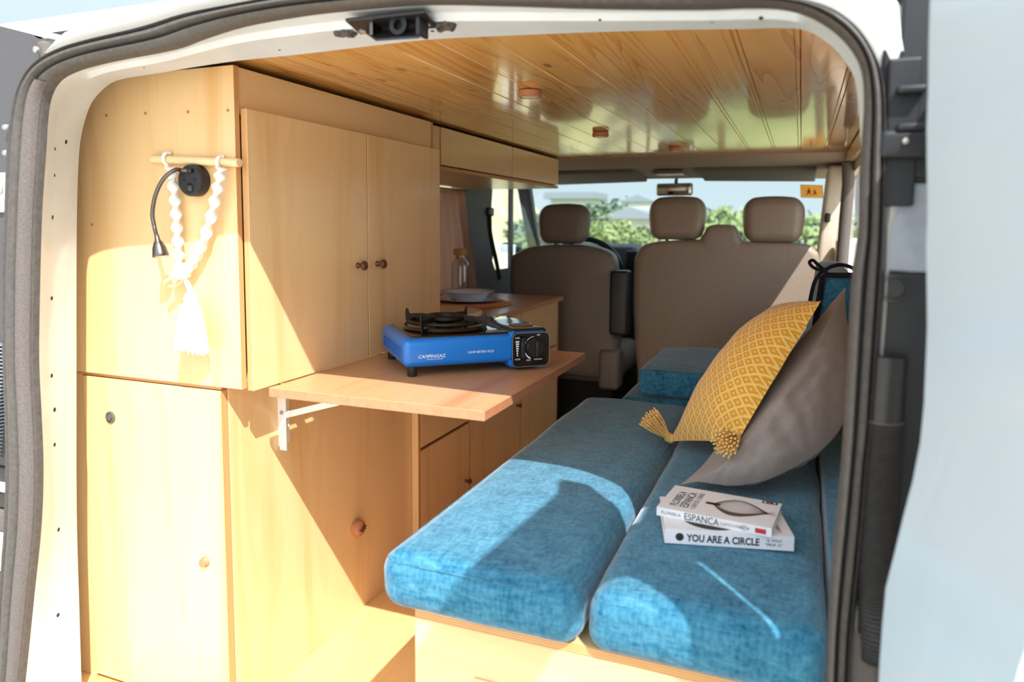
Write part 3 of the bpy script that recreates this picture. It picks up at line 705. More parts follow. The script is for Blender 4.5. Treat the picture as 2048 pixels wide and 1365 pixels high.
# ------------------------------------------------------------------ things on the worktop
def disc(name, c, prof, mat, n=48, **k): return MB().lathe(prof, c, (0, 0, 1), n).build(name, mat, smooth=35, **k)
PC = V((-.372, 1.625, 0))
o = disc('placemat', V((-.368, 1.64, ZK)), [(.0, 0), (.172, 0), (.178, .003), (.172, .006), (.15, .0065), (.148, .0055), (.12, .0065), (.118, .0055), (0, .006)], M['wicker']); tag(o, 'round woven rattan placemat lying directly on the worktop', 'placemat', 'round rattan placemats under the plates')
o = disc('placemat', V((-.376, 1.625, ZK+.0066)), [(.0, 0), (.166, 0), (.172, .003), (.166, .006), (.145, .0065), (.143, .0055), (.115, .0065), (.113, .0055), (0, .006)], M['wicker']); tag(o, 'round rattan placemat stacked second, right beneath the blue-rimmed plate', 'placemat', 'round rattan placemats under the plates')
z0 = ZK+.0132
pl = thing('plate', 'flat white plate with a blue rim line, under the bowl', 'plate', (PC.x, PC.y, z0))
MB().lathe([(0, 0), (.075, 0), (.10, .005), (.128, .010), (.129, .012), (.10, .0075), (.074, .003), (0, .003)], (PC.x, PC.y, z0), (0, 0, 1), 56).build('dish', M['china'], pl, smooth=40)
MB().lathe([(.112, .0092), (.121, .0108), (.1205, .0113), (.1115, .0097)], (PC.x, PC.y, z0), (0, 0, 1), 56, cap=False).build('rim_line', M['china_blue'], pl, smooth=40)
bw = thing('bowl', 'pale blue shallow bowl with ribbed rim, topmost of the dish stack', 'bowl', (PC.x, PC.y, z0+.0035))
zb = z0+.0035; R = []
MB().lathe([(0, 0), (.062, 0), (.070, .003), (.086, .026), (.094, .033), (.110, .038), (.1105, .0405), (.094, .0362), (.083, .029), (.066, .006), (0, .004)], (PC.x, PC.y, zb), (0, 0, 1), 64).build('dish', M['china'], bw, smooth=40)
rb = MB()
for k in range(72):
    a = 2*math.pi*k/72; c, s_ = math.cos(a), math.sin(a); p = V((PC.x+c*.109, PC.y+s_*.109, zb+.0400)); q = V((PC.x+c*.0955, PC.y+s_*.0955, zb+.0372))
    t = V((-s_, c, 0))*.0018; rb.add([p-t, p+t, q+t*.9, q-t*.9], [(0, 1, 2, 3)]); rb.v[-4:] = [w+V((0, 0, .0006)) for w in rb.v[-4:]]
rb.build('rim_pattern', M['china_blue'], bw)
o = disc('cutting_board', V((-.315, 1.235, ZK)), [(0, 0), (.158, 0), (.165, .004), (.165, .014), (.160, .018), (0, .018)], M['boardwood']); tag(o, 'round pale wooden cutting board on the worktop, nearest the stove', 'cutting board')
bt = thing('glass_bottle', 'clear glass bottle with a cork stopper standing before the curtain', 'bottle', (-.492, 1.80, ZK))
MB().lathe([(0, 0), (.036, 0), (.040, .004), (.040, .150), (.037, .162), (.026, .176), (.023, .182), (.023, .196), (.0205, .196), (.0205, .182), (.024, .174), (.0345, .160), (.0375, .149), (.0375, .006), (0, .004)], (-.492, 1.80, ZK), (0, 0, 1), 36).build('glass', M['bottleglass'], bt, smooth=40)
MB().lathe([(0, .178), (.0202, .178), (.0202, .1965), (.030, .197), (.030, .222), (.027, .225), (0, .225)], (-.492, 1.80, ZK), (0, 0, 1), 28).build('cork_stopper', M['cork'], bt, smooth=40)

# ------------------------------------------------------------------ camping stove
th = math.radians(42.3); ex = V((math.cos(th), math.sin(th), 0)); ey = V((-math.sin(th), math.cos(th), 0))
so0 = V((.128, .236, ZS)); SF = frame(so0, ex, ey, V((0, 0, 1)))
st = thing('camping_stove', 'blue portable gas stove with black burner, standing on the fold-down table', 'camping stove', so0)
H0, H1 = .017, .086
def stv(mb, nm, mt, **k): return mb.xf(SF).build(nm, mt, st, **k)
stv(MB().rbox(0, .258, 0, .262, H0+.004, H1-.002, .014, 4, n=(4, 4, 2)), 'body', M['blue_enamel'], smooth=60)
stv(MB().rbox(.240, .340, .0, .262, H0-.012, H1+.004, .016, 4, n=(3, 4, 2)), 'cartridge_housing', M['blue_enamel'], smooth=60)
stv(MB().rbox(.02, .258, .018, .248, H1-.008, H1+.0015, .006, 2, n=(3, 3, 1)), 'top_plate', M['black_gloss'], smooth=60)
stv(MB().rbox(.250, .337, .010, .258, H1-.006, H1+.0085, .009, 3, n=(3, 3, 1)), 'cartridge_lid', M['black_gloss'], smooth=60)
stv(MB().lathe([(.030, 0), (.028, .0012), (.022, .0016), (0, .001)], (.296, .07, H1+.0085), (0, 0, 1), 28), 'lid_grip', M['knobwood'], smooth=40)
def rrect(x0, x1, z0, z1, r, y):
    return [V((cx+math.cos(math.radians(a0+15*k))*r, y, cz+math.sin(math.radians(a0+15*k))*r)) for cx, cz, a0 in ((x1-r, z1-r, 0), (x0+r, z1-r, 90), (x0+r, z0+r, 180), (x1-r, z0+r, 270)) for k in range(7)]
stv(MB().prism(rrect(.247, .3385, H0-.008, H1+.001, .013, -.0032), (0, .012, 0)), 'control_panel', M['black_gloss'], bevel=.0006)
rt = MB(); rt.tube(rrect(.2475, .338, H0-.0075, H1+.0005, .013, -.0032), .0007, 6, closed=True); stv(rt, 'panel_border', M['galv'])
BCX, BCY = .128, .135
stv(MB().lathe([(.098, 0), (.101, .004), (.096, .010), (.086, .004), (.05, .002), (0, .002)], (BCX, BCY, H1+.0012), (0, 0, 1), 48), 'drip_pan', M['black_gloss'], smooth=40)
stv(MB().lathe([(.020, 0), (.022, .012), (.046, .018), (.050, .022), (.050, .028), (.046, .031), (.030, .029), (.028, .024), (0, .024)], (BCX, BCY, H1+.002), (0, 0, 1), 40), 'burner', M['black_iron'], smooth=40)
tr_ = MB(); tr_.tube([V((BCX+.084*math.cos(a), BCY+.084*math.sin(a), H1+.018)) for a in [2*math.pi*k/48 for k in range(48)]], .0045, 8, closed=True)
stv(tr_, 'trivet_ring', M['black_iron'], smooth=60)
for k in range(4):
    a = math.radians(45+90*k); c, s_ = math.cos(a), math.sin(a); e = V((c, s_, 0)); n_ = V((-s_, c, 0))*.0016; b0 = V((BCX, BCY, H1))
    pf = [(.046, .030), (.060, .033), (.098, .030), (.104, .042), (.109, .042), (.110, .026), (.107, .002), (.099, .002), (.098, .020), (.082, .016), (.056, .020)]
    mb = MB(); mb.prism([b0+e*r+V((0, 0, h))-n_ for r, h in pf], n_*2); stv(mb, 'pan_support', M['black_iron'], bevel=.0006)
for fx, fy in ((.022, .020), (.022, .240), (.30, .050), (.30, .215)):
    stv(MB().lathe([(.010, 0), (.011, .002), (.011, .022), (0, .022)], (fx, fy, 0), (0, 0, 1), 16), 'foot', M['black_plastic'], smooth=40)
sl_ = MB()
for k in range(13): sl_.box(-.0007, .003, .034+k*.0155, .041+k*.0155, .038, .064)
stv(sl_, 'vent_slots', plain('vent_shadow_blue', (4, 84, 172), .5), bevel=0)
DC = (.302, -.0036, .052)
stv(MB().lathe([(.0225, 0), (.0225, .004), (.019, .008), (.018, .012), (0, .012)], DC, (0, -1, 0), 32), 'dial', M['black_plastic'], smooth=40)
stv(MB().rbox(DC[0]-.0045, DC[0]+.0045, -.024, -.010, DC[2]-.017, DC[2]+.017, .002, 2, n=(1, 1, 1)), 'dial_grip', M['black_plastic'], smooth=60)
arc = MB(); r1 = []
for k in range(25):
    a = math.radians(95+k*(150/24)); w_ = .0008+.0026*k/24; r1.append([V((DC[0]+math.cos(a)*r_, -.0042, DC[2]+math.sin(a)*r_)) for r_ in (.0265-w_/2, .0265+w_/2)])
arc.rings(r1, cap=False, closed=False); stv(arc, 'dial_scale', M['ink_white'])
sc_ = MB()
for k in range(7): w_ = .0042-.0005*k; sc_.box(.259-w_, .259+w_, -.0042, -.003, .066-k*.0052, .069-k*.0052)
stv(sc_, 'lever_scale', M['ink_white'])
stv(MB().rbox(.268, .2765, -.010, -.002, .030, .076, .002, 2, n=(1, 1, 2)), 'lever_slot', M['black_plastic'], smooth=60)
stv(MB().rbox(.267, .278, -.016, -.006, .068, .078, .002, 2, n=(1, 1, 1)), 'lever', M['black_iron'], smooth=60)
def stxt(s, size, x, z, nm, mt='ink_white', y=-.0006, **k): text(s, size, SF @ frame((x, y, z), (1, 0, 0), (0, 0, 1), (0, -1, 0)), M[mt], nm, st, .0002, **k)
stxt('CAMPINGAZ.', .0105, .030, .042, 'maker_lettering', sx=1.0, shear=.25)
ul = MB(); ul.box(.050, .086, -.0008, 0, .0385, .0392); stv(ul, 'lettering_underline', M['ink_white'])
stxt('CAMP BISTRO PLUS', .0072, .142, .047, 'model_lettering', sx=.98, shear=.2)
stxt('PUSH', .0048, .2535, .0745, 'panel_lettering', y=-.0038); stxt('LOCK', .0048, .2535, .0255, 'panel_lettering', y=-.0038)
stxt('OFF', .0048, .306, .0795, 'panel_lettering', y=-.0038); stxt('IGNITION', .0045, .300, .0235, 'panel_lettering', y=-.0038); stxt('HIGH', .0045, .281, .0225, 'panel_lettering', y=-.0038)

# ------------------------------------------------------------------ wall lamp and macrame on the cupboard's rear side
lp = thing('reading_lamp', 'black round reading lamp with a gooseneck and steel head, on the plywood side', 'lamp', atY(388, 362, 0))
c0 = atY(397, 362, 0)
MB().lathe([(.0305, 0), (.031, .003), (.031, .019), (.029, .0225), (0, .0225)], c0, (0, -1, 0), 40).build('base', M['black_plastic'], lp, smooth=40)
for dx in (-.0125, .0125): MB().lathe([(.0042, 0), (.004, .0008), (.0022, .0009), (.0022, .0003), (0, .0003)], c0+V((dx, -.0225, 0.001)), (0, -1, 0), 14).build('screw', M['dark_trim'], lp)
MB().lathe([(.0095, 0), (.0095, .0012), (.0075, .0012), (.006, .004), (.003, .0055), (0, .0055)], c0+V((0, -.0225, -.0145)), (0, -1, 0), 24).build('switch', M['black_gloss'], lp, smooth=50)
MB().rbox(c0.x-.012, c0.x+.010, -.030, -.0215, c0.z+.0135, c0.z+.0225, .003, 2, n=(1, 1, 1)).build('neck_socket', M['black_plastic'], lp, smooth=60)
gp = crom([c0+V((.002, -.027, .018)), c0+V((-.012, -.029, .0185)), atY(350, 340, -.036), atY(328, 357, -.044), atY(312, 388, -.050), atY(305, 425, -.052), atY(309, 455, -.052), atY(314, 474, -.052)], 16)
MB().tube(gp, [.0036 if i % 2 else .0042 for i in range(len(gp))], 12).build('gooseneck', M['gunmetal'], lp, smooth=40)
h0, h1 = gp[-1], atY(322, 514, -.052); ax = (h1-h0); L = ax.length
MB().lathe([(.0042, -.004), (.005, .006), (.0085, .012), (.0125, L*.55), (.0148, L*.85), (.0153, L*.97), (.0145, L), (.0125, L), (.0125, L-.002), (0, L-.002)], h0, ax, 32).build('lamp_head', M['gunmetal'], lp, smooth=40)
MB().lathe([(.0118, L-.0018), (.0118, L-.0004), (.007, L+.0004), (0, L+.0002)], h0, ax, 24).build('lens', M['lens'], lp, smooth=40)
da, db_ = atY(306, 318, -.0085), atY(479, 326, -.0085)
o = MB().tube([da, da.lerp(db_, .5), db_], .0082, 20).build('dowel_rod', M['dowel'], smooth=60); tag(o, 'pale wooden dowel rod fixed across the plywood side above the lamp', 'rod')
mc = thing('macrame_hanger', 'white macrame rope hanger with a ring and a tassel, looped over the dowel rod', 'macrame hanger', atY(378, 700, -.03))
def strand(pp, y):
    pts = crom([atY(px, py, y) for px, py in pp], 14); n = len(pts)
    MB().tube(pts, .0092, 12, ell=(1.25, .62), twist=.33).build('twisted_cord', M['white_yarn'], mc, smooth=60)
strand(((341, 336), (345, 360), (350, 400), (353, 440), (355, 480), (357, 520), (359, 548)), -.018)
strand(((442, 336), (438, 362), (430, 400), (419, 445), (403, 490), (385, 520), (368, 545), (348, 553)), -.022)
for px, py in ((336, 318), (443, 326)):
    c = atY(px, py, -.0085); lo = [c+V((.0, -math.cos(a)*.0115, math.sin(a)*.0115)) for a in [math.radians(-80+20*k) for k in range(10)]]
    lo += [c+V((.004, .004, .0115))]; lo = [c+V((.002 if px < 400 else 0, -.006, -.018))]+lo
    MB().tube(crom(lo, 3), .0038, 10).build('loop', M['white_yarn'], mc, smooth=60)
rc = atY(347, 564, -.03); e1 = (atY(366, 553, -.024)-atY(326, 571, -.036)).normalized(); e2 = V((.25, -.75, .55)).normalized()
MB().tube([rc+e1*math.cos(a)*.019+e2*math.sin(a)*.0135 for a in [2*math.pi*k/40 for k in range(40)]], .0034, 10, closed=True).build('ring', M['dowel'], mc, smooth=60)
kc_ = atY(364, 551, -.026); MB().rbox(kc_.x-.016, kc_.x+.014, kc_.y-.012, kc_.y+.010, kc_.z-.008, kc_.z+.009, .008, 4, n=(2, 2, 2), fn=lambda p: p+noise.noise_vector(p*140)*.003).build('knot', M['white_yarn'], mc, smooth=60)
tt = atY(372, 562, -.028); t0 = atY(381, 582, -.03); t1 = atY(382, 606, -.03); t2 = atY(381, 702, -.03)
MB().tube(crom([tt, atY(377, 572, -.029), t0], 6), .005, 10).build('cord', M['white_yarn'], mc, smooth=60)
hd = MB(); hh = (t1-t0).length
hd.lathe([(.004, 0), (.009, hh*.2), (.0135, hh*.55), (.0135, hh*.75), (.0118, hh*.8), (.0135, hh*.88), (.0115, hh*.94), (.014, hh*1.05)], t0, t1-t0, 32); hd.build('tassel_head', M['white_yarn'], mc, smooth=60)
sk = MB(); Ls = (t2-t1).length; rs = []; N = 96
for j in range(15):
    k = j/14; row = []
    for i in range(N):
        a = 2*math.pi*i/N; rr_ = .0135+.0225*(k**.55)+.002*math.sin(i*2.1)*(k > .1)+.0035*noise.noise(V((math.cos(a)*4, math.sin(a)*4, k*2)))*k
        end = Ls*(1+ .10*noise.noise(V((i*1.7, 3.1, 0)))+ .05*math.cos(a*2)) if True else Ls
        sx_ = math.cos(a)*rr_*1.05; sy_ = math.sin(a)*rr_*.62
        row.append(t1+V((sx_-.002*k, sy_-.002, -.0-k*end)))
    rs.append(row)
sk.rings(rs); sk.build('tassel_skirt', M['white_yarn'], mc, smooth=30)

# ================================================================== SOFA
ZSF = .54; ZBS = .45
sb = thing('bench_base', 'pale plywood bench base under the two long teal cushions', 'bench', (.66, .6, 0))
panel('end_panel', .381, .962, -.173, -.158, .0, ZBS-.016, 'X', sb)
panel('side_panel', .381, .396, -.1578, 1.62, .0, ZBS-.016, 'Y', sb)
panel('top_panel', .381, .962, -.173, 1.62, ZBS-.0158, ZBS-.001, 'Y', sb)
panel('far_panel', .396, .962, 1.605, 1.62, .0, ZBS-.016, 'X', sb)
hp0 = atY(947, 1357, -.176); panel('hatch', hp0.x, .86, -.1765, -.1732, .02, hp0.z, 'X', sb)
def cushion(name, x0, x1, y0, y1, z0, z1, rad, label, seed, group, belly=.006):
    cx_, cy_ = (x0+x1)/2, (y0+y1)/2
    def fn(p):
        u = (p.x-cx_)/((x1-x0)/2); v = (p.y-cy_)/((y1-y0)/2); k = (p.z-z0)/(z1-z0)
        q = p.copy(); q.z += k*belly*(1-u**4)*(1-v**4)+k*.004*noise.noise(V((p.x*7, p.y*5, seed)))
        q.x += .004*noise.noise(V((p.y*8, p.z*9, seed+5)))*abs(u); q.y += .003*noise.noise(V((p.x*9, p.z*9, seed+8)))*abs(v)
        return q
    t = thing(name, label, 'cushion', (cx_, cy_, z0), group)
    MB().rbox(x0, x1, y0, y1, z0, z1, rad, 5, n=(14, 28, 4), fn=fn).build('cover', M['teal'], t, smooth=180)
    pp = MB(); xs, ys, rr = x0+.004, y0+.004, rad*.95; ring = []
    for (cxx, cyy, a0) in ((x1-rad, y1-rad, 0), (x0+rad, y1-rad, 90), (x0+rad, y0+rad, 180), (x1-rad, y0+rad, 270)):
        for k in range(7):
            a = math.radians(a0+15*k); d_ = rad*.78; ring.append(fn(V((cxx+math.cos(a)*d_, cyy+math.sin(a)*d_, z1-rad*.40))))
    full = []
    for i in range(len(ring)):
        a_, b_ = ring[i], ring[(i+1) % len(ring)]; m_ = max(1, int((b_-a_).length/.04)); full += [fn2 for fn2 in [a_.lerp(b_, k/m_) for k in range(m_)]]
    pp.tube(full, .0017, 8, closed=True); pp.build('piping', M['teal'], t, smooth=60)
    return t
cushion('seat_cushion', .333, .649, -.203, .925, ZBS, ZSF, .034, 'long teal seat cushion on the aisle side, with the arched sun patch', 1, 'teal bench cushions')
cushion('seat_cushion', .656, .962, -.198, .925, ZBS, ZSF, .032, 'long teal seat cushion on the wall side, carrying books and pillows', 2, 'teal bench cushions')
cushion('seat_cushion', .43, .962, .94, 1.60, ZBS, ZSF-.002, .03, 'far teal seat cushion lying flat before the passenger seat back', 3, 'teal bench cushions')
cushion('seat_cushion', .487, .905, .945, 1.40, ZSF+.008, .624, .014, 'square teal cushion laid on top of the far seat cushion', 4, 'teal bench cushions', .003)
# backrest leaning on the right wall, with black binding and ribbon
bkt = thing('backrest_cushion', 'teal backrest cushion with black binding and ribbon tie, against the right wall', 'cushion', (1.0, 1.0, ZSF))
sh = lambda p: V((p.x-(.93-p.z)*.10, p.y, p.z))
bx0 = .960
MB().rbox(bx0, bx0+.075, .70, 1.5, .556, .925, .02, 4, n=(3, 12, 8), fn=sh).build('cover', M['teal'], bkt, smooth=180)
bi = MB(); c4 = [V((bx0-.001, .697, .57)), V((bx0-.001, .697, .92)), V((bx0+.004, .697, .9265)), V((bx0+.075, .697, .928))]
bi.tube([sh(p) for p in c4], .0062, 8); bi.build('binding', M['black_webbing'], bkt, smooth=60)
def ribbon(pts, nm, w=.0042):
    b = MB(); P = crom(pts, 10); rs = []
    for i, p in enumerate(P):
        t = (P[min(i+1, len(P)-1)]-P[max(i-1, 0)]).normalized(); n_ = t.cross(V((.3, -1, .2))).normalized()*w; d_ = n_.cross(t).normalized()*.0006
        rs.append([p-n_-d_, p+n_-d_, p+n_+d_, p-n_+d_])
    b.rings(rs); b.build(nm, M['black_webbing'], bkt, smooth=40)
yR = .69
kn = atY(1650, 541, yR)
ribbon([kn, atY(1638, 540, yR-.01), atY(1625, 534, yR-.015), atY(1619, 525, yR-.01), atY(1626, 521, yR), atY(1637, 531, yR), kn], 'ribbon_loop', .0036)
ribbon([kn, atY(1640, 548, yR-.01), atY(1629, 565, yR-.015), atY(1622, 592, yR-.012), atY(1620, 604, yR-.01)], 'ribbon_tail')
ribbon([kn, atY(1662, 534, yR), atY(1680, 530, yR+.01), atY(1697, 533, yR+.01), atY(1712, 540, yR+.01)], 'ribbon_strap')
MB().rbox(kn.x-.006, kn.x+.006, kn.y-.006, kn.y+.006, kn.z-.006, kn.z+.006, .003, 2, n=(1, 1, 1)).build('ribbon_knot', M['black_webbing'], bkt, smooth=60)

# pillows: bilinear quad with puffed faces
def pillow(name, A, B, C, D, t1, t2, mat, parent, seed, wr=.006, n=44, pinch=.05, sag=None, ex=.62, rnd=0):
    """A,B,C,D corners; t1 puff on the seen side, t2 on the back"""
    N = (B-A).cross(D-A).normalized()
    b = MB(); uvs = []; G = []
    for side in (1, -1):
        g = []
        for i in range(n+1):
            row = []
            for j in range(n+1):
                u, v = i/n, j/n; uu, vv = 2*u-1, 2*v-1
                up = uu*(1-pinch*(1-vv*vv)); vp = vv*(1-pinch*(1-uu*uu)); q_ = rnd*(uu+1)/2; up, vp = up*math.sqrt(max(0, 1-q_*vv*vv/2)) if uu > 0 else up, vp*math.sqrt(max(0, 1-q_*uu*uu/2)); a, c = (up+1)/2, (vp+1)/2
                p = A*(1-a)*(1-c)+B*a*(1-c)+C*a*c+D*(1-a)*c
                h = ((1-uu*uu)*(1-vv*vv))**ex
                p = p+N*(t1 if side > 0 else -t2)*h
                w_ = noise.noise(V((u*5, v*5, seed)))*.6+noise.noise(V((u*11, v*9, seed+3)))*.4
                p = p+N*w_*wr*min(1, h*3)
                if sag: p = sag(p, u, v, side)
                row.append(len(b.v)); b.v.append(p); uvs.append((u, v))
            g.append(row)
        for i in range(n):
            for j in range(n):
                f = (g[i][j], g[i+1][j], g[i+1][j+1], g[i][j+1]); b.f.append(f if side > 0 else f[::-1]); b.mi.append(0)
    b.uv = uvs
    o = b.build(name, mat, parent, smooth=180)
    # seam piping along the edge
    return o
MQ = [CAM+(p_-CAM)*.945 for p_ in (atY(1336, 884, .60), atY(1474, 886, .33), atY(1642, 602, .52), atY(1592, 612, .80))]
MN = (MQ[1]-MQ[0]).cross(MQ[3]-MQ[0]).normalized()
gp_ = thing('pillow', 'plain grey pillow leaning between the mustard pillow and the books', 'pillow', (.85, .4, ZSF))
A = atY(1356, 966, .235); B = atY(1530, 982, .20); C = atY(1720, 850, .36); D = atY(1691, 574, .60)
A.z = max(A.z, ZSF+.008)
def clampz(p, u, v, s):
    if p.z < ZSF+.014: p.z = ZSF+.014-(ZSF+.014-p.z)*.02
    return p
def dent(p, u, v, s):
    e1, e2 = MQ[1]-MQ[0], MQ[3]-MQ[0]; r = p-MQ[0]; a, c = r.dot(e1)/e1.length_squared, r.dot(e2)/e2.length_squared; d = r.dot(MN)+.003
    if d > 0:
        w_ = min(1, max(0, (1.22-a)/.2))*min(1, max(0, (a+.5)/.2))*min(1, max(0, (1.1-c)/.15))*min(1, max(0, (c+.25)/.2)); p = p-MN*d*w_
    return clampz(p, u, v, s)
pillow('cover', A, B, C, D, .085, .05, M['grey_cotton'], gp_, 3, .019, sag=dent, pinch=.02, rnd=.8)
yp = thing('pillow', 'mustard yellow diamond patterned pillow with corner tassels, leaning on the grey pillow', 'pillow', (.7, .65, ZSF))
A, B, C, D = MQ
pillow('cover', A, B, C, D, .08, .012, M['mustard'], yp, 9, .005, sag=clampz, pinch=.02)
def tassel(p0, p1, nm):
    ax = p1-p0; L = ax.length; b = MB()
    b.lathe([(.007, 0), (.0115, L*.18), (.008, L*.30), (.0105, L*.34)], p0, ax, 16); x = ax.normalized(); o1 = x.orthogonal().normalized(); o2 = x.cross(o1)
    for k in range(46):
        a = k*2.4; r = .016*math.sqrt((k+.5)/46); d = o1*math.cos(a)+o2*math.sin(a)
        b.tube([p0+x*L*.3+d*r*.55, p0+x*L*.65+d*r*1.25, p0+x*L*(.95+.08*random.random())+d*r*1.7], .0019, 5)
    b.build(nm, M['mustard_yarn'], yp, smooth=60)
tassel(A+V((.01, 0, .002)), atY(1297, 834, A.y-.03), 'tassel')
tassel(B+V((.0, -.004, .012)), atY(1448, 886, B.y-.055), 'tassel')

# ------------------------------------------------------------------ books
def book(name, o, w, d, h, ang, label, pages_side='back'):
    t = thing(name, label, 'book', o, 'paperbacks on the teal cushion')
    e1 = V((math.cos(ang), math.sin(ang), 0)); e2 = V((-math.sin(ang), math.cos(ang), 0)); F = frame(o, e1, e2, V((0, 0, 1)))
    c = MB(); c.box(0, w, 0, d, h-.0012, h); c.box(0, w, 0, d, 0, .0012); c.box(0, w, 0, .0014, .0012, h-.0012); c.xf(F).build('cover', M['paper'], t)
    MB().box(.002, w-.002, .0014, d-.002, .0012, h-.0012).xf(F).build('pages', M['pages'], t)
    return t, F
b1o = V((.732, -.016, ZSF+.0075)); b1e = V((.918, .029, 0))-V((.732, -.016, 0)); a1 = math.atan2(b1e.y, b1e.x); w1 = b1e.length
H1_ = .023
bk1, F1 = book('book', b1o, w1, .135, H1_, a1, 'white paperback titled YOU ARE A CIRCLE, lower of the two books')
def btxt(t, F, s, size, x, y, z, face, nm, mt, sx=1, rot=0, off=0):
    if face == 'spine': m = F @ frame((x, -.0002, z), (1, 0, 0), (0, 0, 1), (0, -1, 0))
    else: m = F @ frame((x, y, z), (math.cos(rot), math.sin(rot), 0), (-math.sin(rot), math.cos(rot), 0), (0, 0, 1))
    return text(s, size, m, M[mt], nm, t, .0002, sx=sx, off=off)
def bold(t, F, s, size, x, z, nm, mt, sx=1):
    for k, (dx, dz) in enumerate(((0, 0), (.0004, .0))): pass
    cu = None
    return btxt(t, F, s, size, x, 0, z, 'spine', nm, mt, sx, off=.00045)
bold(bk1, F1, 'YOU ARE A CIRCLE', .0155, .0335, .0055, 'spine_title', 'ink', .80)
btxt(bk1, F1, 'G. WOLF', .0058, .1515, 0, .0125, 'spine', 'spine_author', 'ink', .95); btxt(bk1, F1, '“PROF. G”', .0058, .1495, 0, .0058, 'spine', 'spine_author', 'ink', .95)
MB().lathe([(.0062, 0), (.0062, .0004), (0, .0005)], F1 @ V((.0225, 0, .0112)), -V((-math.sin(a1), math.cos(a1), 0)), 28).build('spine_dot', M['ink_black'], bk1)
MB().lathe([(.050, 0), (.050, .0003), (0, .0003)], F1 @ V((.078, .0555, H1_)), (0, 0, 1), 40).build('cover_circle', M['ink_black'], bk1)
btxt(bk1, F1, 'YOU ARE A CIRCLE', .011, .160, .013, H1_+.0003, 'top', 'cover_title', 'ink_grey', .8, math.radians(90)); btxt(bk1, F1, 'A VISUAL MEDITATION', .0085, .176, .013, H1_+.0003, 'top', 'cover_subtitle', 'ink_grey', .75, math.radians(90))
zb2 = b1o.z+H1_+.0004
c00 = V((.7065, .049-.012, zb2)); c10 = V((.886, .012, zb2)); e_ = c10-c00; a2 = math.atan2(e_.y, e_.x); w2 = e_.length
c00 = atZ(1313, 1031, zb2); c10 = atZ(1543, 1076, zb2); e_ = c10-c00; a2 = math.atan2(e_.y, e_.x); w2 = e_.length
cb = atZ(1346, 972, zb2+.014); d2 = (cb-atZ(1313, 1016, zb2+.014)).length
bk2, F2 = book('book', c00, w2, d2, .0142, a2, 'white paperback with an onion drawing on its cover, upper of the two books')
H2 = .0142
k_ = w2/.19
btxt(bk2, F2, 'FLORBELA', .0072, .008*k_, 0, .0045, 'spine', 'spine_author', 'ink_grey', .95); btxt(bk2, F2, 'ESPANCA', .0155, .0475*k_, 0, .0022, 'spine', 'spine_title', 'ink_black', .82)
btxt(bk2, F2, 'CONTOS E DIÁRIO', .0062, .108*k_, 0, .0045, 'spine', 'spine_subtitle', 'ink_grey', .7)
for i, (s, sz, x, mt) in enumerate((('FLORBELA', .0185, .030, 'ink_black'), ('ESPANCA', .0205, .0485, 'ink_black'), ('CONTOS E DIÁRIO', .0118, .0605, 'ink_grey'))):
    btxt(bk2, F2, s, sz, x*k_, .018, H2+.0002, 'top', 'cover_lettering', mt, (d2-.032)/({0: .0185*5.35, 1: .0205*4.75, 2: .0118*8.9}[i]), math.radians(90))
# onion drawing: bulb outline with ribs
on = MB(); ax0, ax1, yc = .074*k_, .176*k_, d2*.50; hmax = d2*.31
def onh(t): return (.03+.97*(math.sin(math.pi*min(1, max(0, t-.10)/.9)**.82))**1.15) if t > .12 else .045
P_ = [(ax0+(ax1-ax0)*k/40, hmax*onh(k/40)) for k in range(41)]
for f in [-1, -.86, -.72, -.55, -.38, -.2, 0, .2, .4, .58, .74, .88, 1]:
    w_ = .0011 if abs(f) > .8 else .0005
    rs = [[F2 @ V((x, yc+h*f-w_, H2+.0004)), F2 @ V((x, yc+h*f+w_, H2+.0004))] for x, h in P_]; on.rings(rs, cap=False, closed=False)
on.rings([[F2 @ V((ax0-.003, yc-.0045, H2+.0004)), F2 @ V((ax0-.003, yc+.0045, H2+.0004))], [F2 @ V((ax0+.02, yc-.005, H2+.0004)), F2 @ V((ax0+.02, yc+.005, H2+.0004))]], cap=False, closed=False)
for sg in (-1, 1):
    rs = [[F2 @ V((x, yc+sg*h*.62, H2+.00045)), F2 @ V((x, yc+sg*h*.99, H2+.00045))] for x, h in P_[6:38]]
    if sg < 0: on.rings(rs, cap=False, closed=False)
for a in (-.5, 0, .5, .9): on.rings([[F2 @ V((ax1-.003, yc-.0005, H2+.0005)), F2 @ V((ax1-.003, yc+.0005, H2+.0005))], [F2 @ V((ax1+.012*math.cos(a), yc+.014*math.sin(a)-.0004, H2+.0005)), F2 @ V((ax1+.012*math.cos(a), yc+.014*math.sin(a)+.0004, H2+.0005))]], cap=False, closed=False)
on.build('cover_drawing', M['ink_brown'], bk2)
cb_ = MB(); cb_.box(w2-.030, w2-.006, d2-.012, d2-.001, H2, H2+.0003); cb_.xf(F2).build('cover_badge', M['ink_black'], bk2)
cb_ = MB(); cb_.box(w2-.0215, w2-.0155, d2-.0105, d2-.0035, H2, H2+.0005); cb_.xf(F2).build('cover_badge_mark', M['ink_red'], bk2)
cb_ = MB(); cb_.box(w2-.0275, w2-.0235, d2-.009, d2-.005, H2, H2+.0005); cb_.box(w2-.013, w2-.009, d2-.009, d2-.005, H2, H2+.0005); cb_.xf(F2).build('cover_badge_mark', M['ink_white'], bk2)
cb_ = MB(); cb_.box(w2-.024, w2-.008, -.0003, .001, .003, .0105); cb_.xf(F2).build('spine_badge', M['ink_red'], bk2)
so_ = MB(); 
